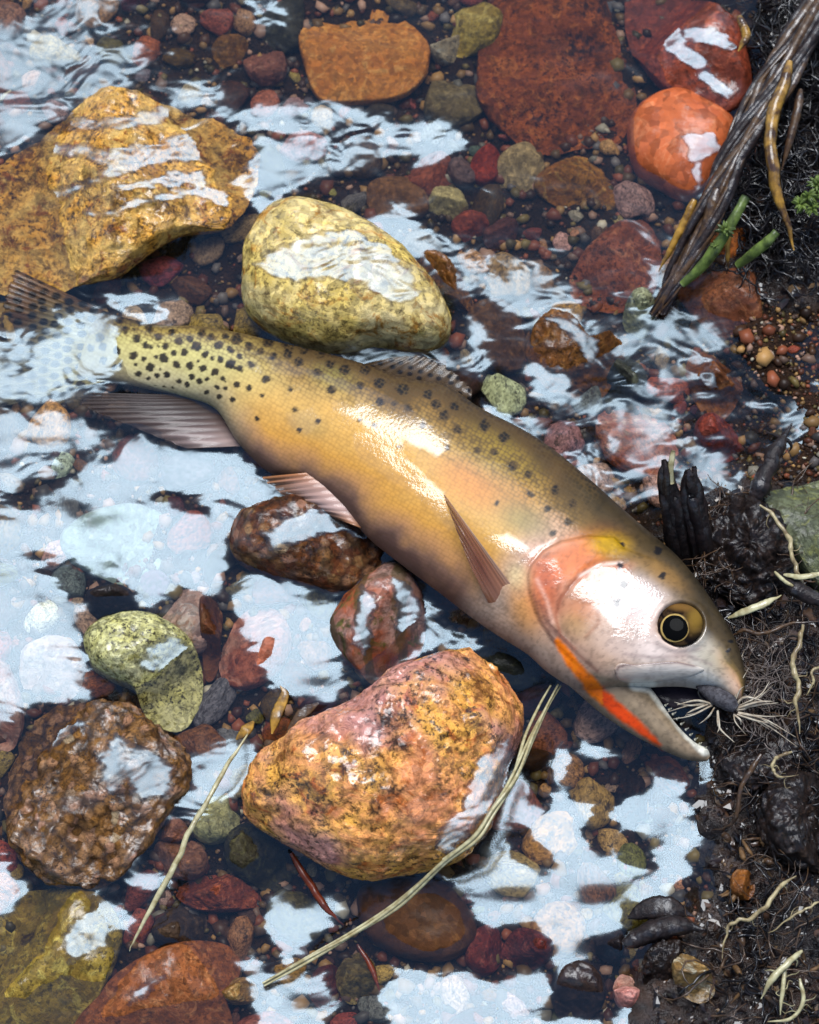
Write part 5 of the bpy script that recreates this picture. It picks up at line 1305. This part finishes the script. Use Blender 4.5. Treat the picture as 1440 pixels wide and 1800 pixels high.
R_ = strand
R_('root', 'black forked twig reaching from the bank into the side trickle', 'twig', [(1325, 885, .030), (1345, 838, .034), (1362, 795, .034), (1392, 745, .030)], [.0034, .0032, .0034, .0018], m_black, wob=0.5, seed=41)
R_('root', 'long cream root curving over the grey green boulder', 'root', [(1336, 888, .042), (1366, 915, .044), (1388, 948, .044), (1394, 985, .043), (1408, 1020, .041), (1412, 1038, .039)], [.0010, .0014, .0015, .0014, .0015, .0012], m_cream, seed=42)
R_('root', 'cream kinked root hanging down beside the fishing fly', 'root', [(1412, 1098, .040), (1406, 1130, .040), (1394, 1165, .040), (1404, 1200, .039), (1400, 1240, .038), (1406, 1290, .035)], [.0014, .0015, .0017, .0016, .0015, .0012], m_cream, wob=0.25, seed=43)
R_('root', 'pale wiggly rootlet beside the kinked cream root', 'root', [(1450, 1168, .038), (1428, 1180, .039), (1430, 1200, .038), (1418, 1222, .036)], [.0008] * 4, m_cream, seed=44)
R_('stick', 'black wet stick lying across the bank', 'stick', [(1372, 1010, .036), (1400, 1034, .040), (1432, 1052, .041), (1480, 1072, .041)], [.0026, .0032, .0030, .0030], m_black, wob=0.3, seed=45)
R_('straw', 'flat tan straw beside the eye of the trout', 'straw', [(1280, 1086, .034), (1312, 1074, .038), (1346, 1060, .039), (1374, 1046, .038)], [.0006, .0014, .0014, .0008], m_straw, seed=46, flat=.4)
R_('straw', 'tan straw pointing away above the black stick', 'straw', [(1378, 1010, .040), (1410, 1014, .044), (1460, 1004, .044)], [.0008, .0012, .0012], m_straw, seed=47, flat=.4)
R_('straw', 'bent cream straw near the curving cream root', 'straw', [(1362, 1005, .042), (1380, 1022, .043), (1402, 1034, .042)], [.0007] * 3, m_straw, seed=48)
R_('root', 'thin shiny root crossing the bank in front of the snout', 'root', [(1290, 1116, .030), (1310, 1108, .033), (1332, 1114, .033), (1360, 1108, .034), (1390, 1096, .034), (1440, 1092, .034)], [.0006, .0008, .0008, .0007, .0008, .0008], m_root_brown, seed=49)
R_('root', 'slender grey root arching down to the calm pool', 'root', [(1338, 1326, .036), (1318, 1358, .035), (1302, 1390, .033), (1296, 1430, .030), (1280, 1452, .024), (1250, 1460, .016)], [.0012, .0010, .0008, .0008, .0007, .0005], m_root_brown, seed=50)
R_('root', 'hooked pale root loop on the black bank', 'root', [(1392, 1322, .036), (1366, 1332, .038), (1358, 1350, .038), (1372, 1366, .037), (1404, 1362, .036)], [.0010, .0011, .0010, .0009, .0006], m_cream, seed=51)
R_('root', 'white branching root low on the bank', 'root', [(1400, 1540, .034), (1372, 1558, .036), (1350, 1590, .036), (1322, 1614, .034), (1290, 1622, .033), (1276, 1640, .031), (1270, 1685, .028)], [.0008, .0012, .0012, .0012, .0012, .0012, .0009], m_cream, seed=52)
R_('root', 'pale rootlet to the side of the white branching root', 'root', [(1450, 1582, .034), (1420, 1596, .034), (1396, 1610, .033), (1350, 1640, .030)], [.0006, .0008, .0008, .0005], m_cream, seed=53)
R_('root', 'thick greenish root stub near the tan crystal stone', 'root', [(1410, 1672, .034), (1384, 1694, .037), (1356, 1724, .036), (1338, 1756, .033)], [.0009, .0012, .0012, .0007], m_straw, seed=54)
R_('root', 'thin yellowish rootlet hanging from the greenish root stub', 'root', [(1380, 1700, .035), (1376, 1740, .034), (1372, 1784, .031)], [.0008, .0008, .0006], m_straw, seed=55)
R_('root', 'yellowish rootlet curling below the greenish root stub', 'root', [(1406, 1720, .035), (1412, 1760, .034), (1392, 1790, .032), (1350, 1796, .030)], [.0007] * 4, m_straw, seed=56)
R_('straw', 'lone tan straw slanting across the pale pebbles', 'straw', [(436, 1290, .020), (400, 1345, .021), (360, 1415, .021), (330, 1468, .020), (308, 1520, .019), (275, 1580, .017), (240, 1645, .014), (228, 1672, .012)], [.0006, .0008, .0009, .0011, .0012, .0012, .0009, .0004], m_straw, seed=57)
sb = thing('straw_bundle', 'long bundle of pale straw stalks bent beside the mottled orange boulder', 'straw', P(760, 1520, .018).tolist())
smain = [(982, 1205, .020), (962, 1245, .022), (938, 1295, .030), (905, 1365, .038), (868, 1425, .041), (836, 1472, .041), (780, 1516, .035), (700, 1588, .023), (620, 1640, .017), (540, 1685, .014), (462, 1730, .011)]
for k in range(5):
    off = (k - 2) * 3.0
    pts = [(x + off * (0.9 if i < 4 else 0.3) + rr.normal(0, 1.3) - (10 * (k == 0) if i < 3 else 0), y + off * (0.2 if i < 4 else 0.75) + rr.normal(0, 1.3), z + 0.0008 * (k % 3)) for i, (x, y, z) in enumerate(smain)]
    if k in (0, 4): pts = pts[:7] if k == 0 else pts[3:]
    tube('stalk', pz(pts), np.array([.0003, .0005, .0006, .0006, .0005, .0003]) * rr.uniform(.8, 1.2), m_straw, sb, sb.location, 6, 80, 0.12, 60 + k)
R_('twig', 'straight red brown twig under the mottled orange boulder', 'twig', [(512, 1500, .010), (545, 1556, .009), (574, 1596, .008), (604, 1626, .006)], [.0012, .0014, .0013, .0008], m_redtwig, seed=61)
R_('twig', 'dark red twig beside the olive angular stone', 'twig', [(628, 1660, .006), (652, 1700, .006), (668, 1745, .005)], [.0008, .0011, .0008], m_redtwig, seed=62)
for i, (pts, lb) in enumerate([([(478, 1290), (486, 1258), (500, 1222), (492, 1205)], 'curled tan dead leaf strip behind the mottled orange boulder'), ([(505, 1288), (530, 1256), (560, 1236)], 'broad brown dead leaf strip behind the mottled orange boulder'), ([(415, 1300), (432, 1284), (446, 1268)], 'short tan dead leaf strip near the brick pink stone')]):
    R_('leaf', lb, 'leaf', [(x, y, .016 + .002 * (j == 1)) for j, (x, y) in enumerate(pts)], [.0006, .0022, .0020, .0006][:len(pts)], m_root_brown if i == 1 else m_ochre, seed=70 + i, flat=.2, wob=.05)
R_('leaf', 'dark floating leaf shaped bark flake at the edge of the calm pool', 'bark', [(1104, 1614, .0095), (1140, 1598, .012), (1180, 1596, .0135), (1222, 1612, .0115)], [.001, .0042, .0046, .0012], m_black, seed=75, flat=.28, wob=.08)
R_('stick', 'water worn dark stick below the bark flake', 'stick', [(1096, 1660, .012), (1140, 1640, .014), (1190, 1628, .016), (1240, 1634, .018)], [.0024, .0040, .0042, .0024], m_black, seed=76, wob=.2)

m_web = plain_mat('fibre_web', (150, 136, 126), (96, 84, 80), 0.5, 0.4, 300, 0)
m_tan = plain_mat('tan_twig', (128, 98, 66), (84, 62, 44), 0.5, 0.4, 300, 0.4)
for k in range(22):
    x = rr.uniform(1270, 1440); y = rr.uniform(1400, 1790); an = rr.uniform(0, 3.14); ln = rr.uniform(18, 52)
    z = float(bed_z(np.array(x), np.array(y))) + .005
    tan_ = k % 2
    R_('twig', 'short broken tan twig lying in the black bank mud' if tan_ else 'short broken brown twig lying in the black bank mud', 'twig',
       [(x - cos(an) * ln / 2, y - sin(an) * ln / 2, z), (x + rr.normal(0, 3), y + rr.normal(0, 3), z + .0015), (x + cos(an) * ln / 2, y + sin(an) * ln / 2, z + rr.uniform(-.001, .002))],
       np.array([.0007, .0009, .0006]) * rr.uniform(.7, 1.5), m_tan if tan_ else m_root_brown, 'tan twigs in the bank mud' if tan_ else 'brown twigs in the bank mud', seed=200 + k, wob=.25)
# root mat: fine tangle on the bank
def tangle(name, label, regions, count, m, rad, lenr, seed, zoff=0.003):
    r = np.random.default_rng(seed)
    V = []; Q = []; nb = 0
    a4 = np.linspace(0, 2 * pi, 4, endpoint=False)
    while nb < count:
        reg = regions[r.integers(len(regions))]
        reg = np.array(reg, float)
        x = r.uniform(reg[:, 0].min(), reg[:, 0].max()); y = r.uniform(reg[:, 1].min(), reg[:, 1].max())
        if not inside(np.array(x), np.array(y), reg): continue
        nsg = 8; ln = r.uniform(*lenr)
        a = r.uniform(0, 2 * pi); pts = []
        da = r.normal(0, 0.25)
        for i in range(nsg):
            pts.append((x, y)); a += da + r.normal(0, 0.35); x += cos(a) * ln / nsg; y += sin(a) * ln / nsg
        pts = np.array(pts)
        z0 = bed_z(pts[:, 0], pts[:, 1]) + zoff * r.uniform(0.1, 1.6) + 0.0022 * np.sin(np.linspace(0, pi, nsg)) * r.uniform(0, 1)
        C = P(pts[:, 0], pts[:, 1], z0)
        T = np.gradient(C, axis=0); T /= np.linalg.norm(T, axis=1, keepdims=True)
        S_ = np.cross(T, [0, 0, 1.0]); S_ /= np.linalg.norm(S_, axis=1, keepdims=True) + 1e-9; U_ = np.cross(S_, T)
        rd = rad * r.uniform(0.5, 1.6) * np.linspace(1, 0.5, nsg)
        V.append((C[:, None] + rd[:, None, None] * (np.cos(a4)[None, :, None] * S_[:, None] + np.sin(a4)[None, :, None] * U_[:, None])).reshape(-1, 3))
        Q.append(grid_quads(nsg, 4, True) + nb * nsg * 4)
        nb += 1
    me = mesh_fast(name, np.vstack(V), np.vstack(Q))
    o = obj(name, me, m); tag(o, label, 'roots', None, 'stuff'); return o
BR = [[(1170, 960), (1240, 890), (1330, 870), (1390, 960), (1460, 1060), (1460, 1330), (1300, 1330), (1310, 1180), (1230, 1030)],
      [(1260, 1330), (1460, 1300), (1460, 1830), (1240, 1830), (1250, 1620), (1300, 1500)]]
tangle('root_mat', 'tangled black hair roots matted over the lower bank', BR, 300, m_hair, .00042, (40, 110), 3, 0.006)
tangle('root_mat', 'wiry grey brown hair roots scattered through the dark bank', BR + [[(1240, 880), (1400, 870), (1380, 1000), (1220, 990)]], 240, m_root_brown, .00028, (50, 140), 4, 0.009)
tangle('root_mat', 'matted dark roots around the thick root bundle', [[(1330, -20), (1460, -20), (1460, 480), (1290, 480), (1260, 380), (1320, 220)]], 700, m_hair, .0004, (40, 120), 6, 0.006)
tangle('root_mat', 'frayed web of pale fibres between the snout and the kinked cream root', [[(1300, 1130), (1370, 1120), (1390, 1200), (1380, 1290), (1320, 1320), (1290, 1260)]], 170, m_web, .00014, (40, 90), 8, 0.011)

# ------------------------------------------------------------------ pebbles
FISH = [(160, 560), (280, 575), (420, 590), (575, 630), (720, 680), (850, 725), (1000, 820), (1190, 985), (1290, 1120), (1300, 1220), (1240, 1330), (1040, 1240), (820, 1075), (600, 890), (430, 780), (300, 690), (170, 670)]
m_peb, nt, b = new_mat('pebble_stone')
L = nt.links
oi = N(nt, 'ShaderNodeObjectInfo'); tc = N(nt, 'ShaderNodeTexCoord')
n1 = N(nt, 'ShaderNodeTexNoise', Scale=2.2, Detail=7, Roughness=0.72); n1.noise_dimensions = '4D'
L.new(tc.outputs['Object'], n1.inputs['Vector'])
ml = nt.nodes.new('ShaderNodeMath'); ml.operation = 'MULTIPLY'; L.new(oi.outputs['Random'], ml.inputs[0]); ml.inputs[1].default_value = 50; L.new(ml.outputs[0], n1.inputs['W'])
hv = N(nt, 'ShaderNodeHueSaturation'); L.new(oi.outputs['Color'], hv.inputs['Color']); L.new(ramp(nt, n1.outputs[0], [(0.3, 0.45), (0.7, 1.35)]).outputs[0], hv.inputs['Value'])
vg = N(nt, 'ShaderNodeTexVoronoi', Scale=11.0); L.new(tc.outputs['Object'], vg.inputs['Vector'])
hv2 = N(nt, 'ShaderNodeHueSaturation'); L.new(hv.outputs[0], hv2.inputs['Color']); L.new(ramp(nt, vg.outputs['Color'], [(0.1, 0.5), (0.9, 1.5)]).outputs[0], hv2.inputs['Value'])
ng = N(nt, 'ShaderNodeTexNoise', Scale=3.0, Detail=6, Roughness=0.75); ng.noise_dimensions = '4D'; L.new(tc.outputs['Object'], ng.inputs['Vector']); L.new(ml.outputs[0], ng.inputs['W'])
pc = mix(nt, ramp(nt, ng.outputs[0], [(0.38, 0.85), (0.48, 0)]).outputs[0], hv2.outputs[0], alb((44, 32, 26)))
L.new(pc, b.inputs['Base Color']); b.inputs['Roughness'].default_value = 0.55; b.inputs['Specular IOR Level'].default_value = 0.1
bp = N(nt, 'ShaderNodeBump', Strength=0.5, Distance=0.0006); L.new(n1.outputs[0], bp.inputs['Height']); L.new(bp.outputs[0], b.inputs['Normal'])
import bmesh
PM = []
for k in range(9):
    bm = bmesh.new(); bmesh.ops.create_icosphere(bm, subdivisions=3, radius=1.0)
    co = np.array([v.co[:] for v in bm.verts])
    n0 = fbm(co[:, 0] * 1.1 + k * 9, co[:, 1] * 1.1, co[:, 2] * 1.1, 90 + k, 3)
    co = co * (1 + 0.42 * n0)[:, None]
    for _ in range(5):
        nn = RNG.normal(size=3); nn /= np.linalg.norm(nn); d = co @ nn; lim = RNG.uniform(0.5, 0.8)
        co -= np.where(d > lim, (d - lim) * 0.82, 0)[:, None] * nn
    for v, c_ in zip(bm.verts, co): v.co = c_
    me = bpy.data.meshes.new('pebble'); bm.to_mesh(me); bm.free()
    me.polygons.foreach_set('use_smooth', np.ones(len(me.polygons), bool)); me.materials.append(m_peb)
    PM.append(me)
KINDS = [('rust red', (144, 84, 60)), ('salmon pink', (184, 146, 124)), ('tan', (176, 136, 88)), ('slate grey', (112, 104, 100)), ('olive', (126, 108, 66)), ('dark brown', (84, 58, 42)), ('cream white', (206, 194, 170))]
KW = [.20, .13, .22, .09, .11, .22, .03]
l3 = [' '.join(n_.split()[-3:]) for n_ in STONE_NAMES]
SHORT3 = [t_ if l3.count(t_) == 1 and not any(t_ in n_ for k_, n_ in enumerate(STONE_NAMES) if k_ != i_) else STONE_NAMES[i_] for i_, t_ in enumerate(l3)]
placed = []
tries = 0
while len(placed) < 288 and tries < 60000:
    tries += 1
    x = RNG.uniform(-20, 1460); y = RNG.uniform(-20, 1820)
    r = RNG.uniform(24, 46) if len(placed) < 110 and tries < 16000 else 9 + 20 * RNG.random() ** 2.2
    ax_, ay_ = np.array(x), np.array(y)
    if inside(ax_, ay_, FISH) or bank(ax_, ay_)[0] > 0.4: continue
    if x > 1200 and r > 14 and 430 < y < 860: continue
    bad = False
    for q in STONE_POLYS:
        if abs(q[:, 0].mean() - x) < 260 and sdf(ax_, ay_, q) > -r * 0.45: bad = True; break
    if bad: continue
    if any((x - a) ** 2 + (y - b_) ** 2 < (0.80 * (r + c_)) ** 2 for a, b_, c_ in placed): continue
    placed.append((x, y, r))
for i, (x, y, r) in enumerate(placed):
    k = RNG.choice(len(KINDS), p=KW)
    nm, cc = KINDS[k]
    me = PM[i % len(PM)]
    o = bpy.data.objects.new('pebble', me); col.objects.link(o)
    s = r * HALFW / 720
    flat = RNG.uniform(0.45, 0.7)
    z = float(bed_z(np.array(x), np.array(y)))
    o.location = P(x, y, z + s * flat * 0.45)
    o.scale = (s * 1.25, s * RNG.uniform(0.75, 1.2), s * flat * 1.2)
    o.rotation_euler = (RNG.uniform(-.2, .2), RNG.uniform(-.2, .2), RNG.uniform(0, 6.28))
    cc = alb(np.clip(np.array(cc) * RNG.uniform(0.8, 1.15) + RNG.normal(0, 7, 3), 10, 250))
    o.color = (*cc, 1)
    dd = np.array([float(seg_dist(np.array(x), np.array(y), q, True)) for q in STONE_POLYS])
    n1_, n2_ = np.argsort(dd)[:2]
    size = 'tiny' if r < 12 else 'small' if r < 19 else 'rounded' if r < 28 else 'large'
    lab = f'{size} {nm} pebble between the {SHORT3[n1_]} and the {SHORT3[n2_]}'
    if len(lab.split()) > 16:
        lab = f'{size} {nm} pebble near the {STONE_NAMES[n1_]}'
    tag(o, lab, 'pebble', f'{nm} pebbles on the stream bed')

# loose gravel
def gravel(name, label, count, seed, rmin, rmax, wet_right=False, crumbs=False, coat=0.0):
    r = np.random.default_rng(seed)
    bm = bmesh.new(); bmesh.ops.create_icosphere(bm, subdivisions=1, radius=1.0)
    co = np.array([v.co[:] for v in bm.verts]); fc = np.array([[v.index for v in f.verts] for f in bm.faces]); bm.free()
    n = count
    x = r.uniform(-160, 1560, n); y = r.uniform(-160, 1960, n)
    if wet_right:
        x = r.uniform(1190, 1600, n); y = r.uniform(430, 900, n)
    b_, d_ = bank(x, y)
    if crumbs:
        x = r.uniform(1150, 1600, n); y = r.uniform(860, 1950, n); up_ = r.random(n) < 0.25; x = np.where(up_, r.uniform(1280, 1600, n), x); y = np.where(up_, r.uniform(-100, 540, n), y)
        b_, d_ = bank(x, y)
    keep = (b_ < 0.6) != crumbs
    x, y = x[keep], y[keep]; n = len(x)
    rad = (rmin + (rmax - rmin) * r.random(n) ** 3) * HALFW / 720
    z = bed_z(x, y) + rad * 0.25
    c = P(x, y, z)
    sc = r.uniform(0.35 if crumbs else 0.6, 1.6 if crumbs else 1.15, (n, 1, 3)) * rad[:, None, None] * np.array([1, 1, 0.75])
    jit = 1 + (0.34 if crumbs else 0.2) * r.normal(size=(n, len(co), 1)).clip(-1.8, 1.8)
    a = r.uniform(0, 6.28, n); ca, sa = np.cos(a), np.sin(a)
    v = co[None] * sc * jit
    v = np.stack([v[..., 0] * ca[:, None] - v[..., 1] * sa[:, None], v[..., 0] * sa[:, None] + v[..., 1] * ca[:, None], v[..., 2]], -1) + c[:, None]
    f = (fc[None] + (np.arange(n) * len(co))[:, None, None]).reshape(-1, 3)
    me = mesh_fast(name, v.reshape(-1, 3), None, f)
    if crumbs:
        me.polygons.foreach_set('use_smooth', np.zeros(len(me.polygons), bool))
    kk = r.choice(len(KINDS), n, p=KW)
    if crumbs:
        kk = r.choice(4, n, p=[.45, .3, .17, .08]); KC = np.array([(34, 27, 28), (52, 38, 34), (84, 60, 44), (120, 96, 70)])
    cl = alb(KC[kk] * r.uniform(0.6, 1.1, (n, 1))) if crumbs else alb(np.clip(np.array([k[1] for k in KINDS])[kk] * r.uniform(0.5, 1.1, (n, 1)), 0, 255))
    set_col(me, np.repeat(cl, len(co), 0))
    m, nt, b = new_mat(name)
    at = N(nt, 'ShaderNodeVertexColor', layer_name='Col'); nt.links.new(at.outputs[0], b.inputs['Base Color']); b.inputs['Roughness'].default_value = 0.4
    b.inputs['Specular IOR Level'].default_value = 0.15; b.inputs['Coat Weight'].default_value = coat
    o = obj(name, me, m); tag(o, label, 'gravel', None, 'stuff')
gravel('gravel', 'fine mixed gravel covering the stream bed between the stones', 24000, 5, 3.0, 17)
gravel('gravel', 'fine wet grit on the damp shelf beside the side trickle', 2600, 6, 1.5, 7, True)
gravel('bark_crumbs', 'dark wet crumbs of bark and earth covering the bank', 5200, 9, 2.5, 11, crumbs=True, coat=0.6)
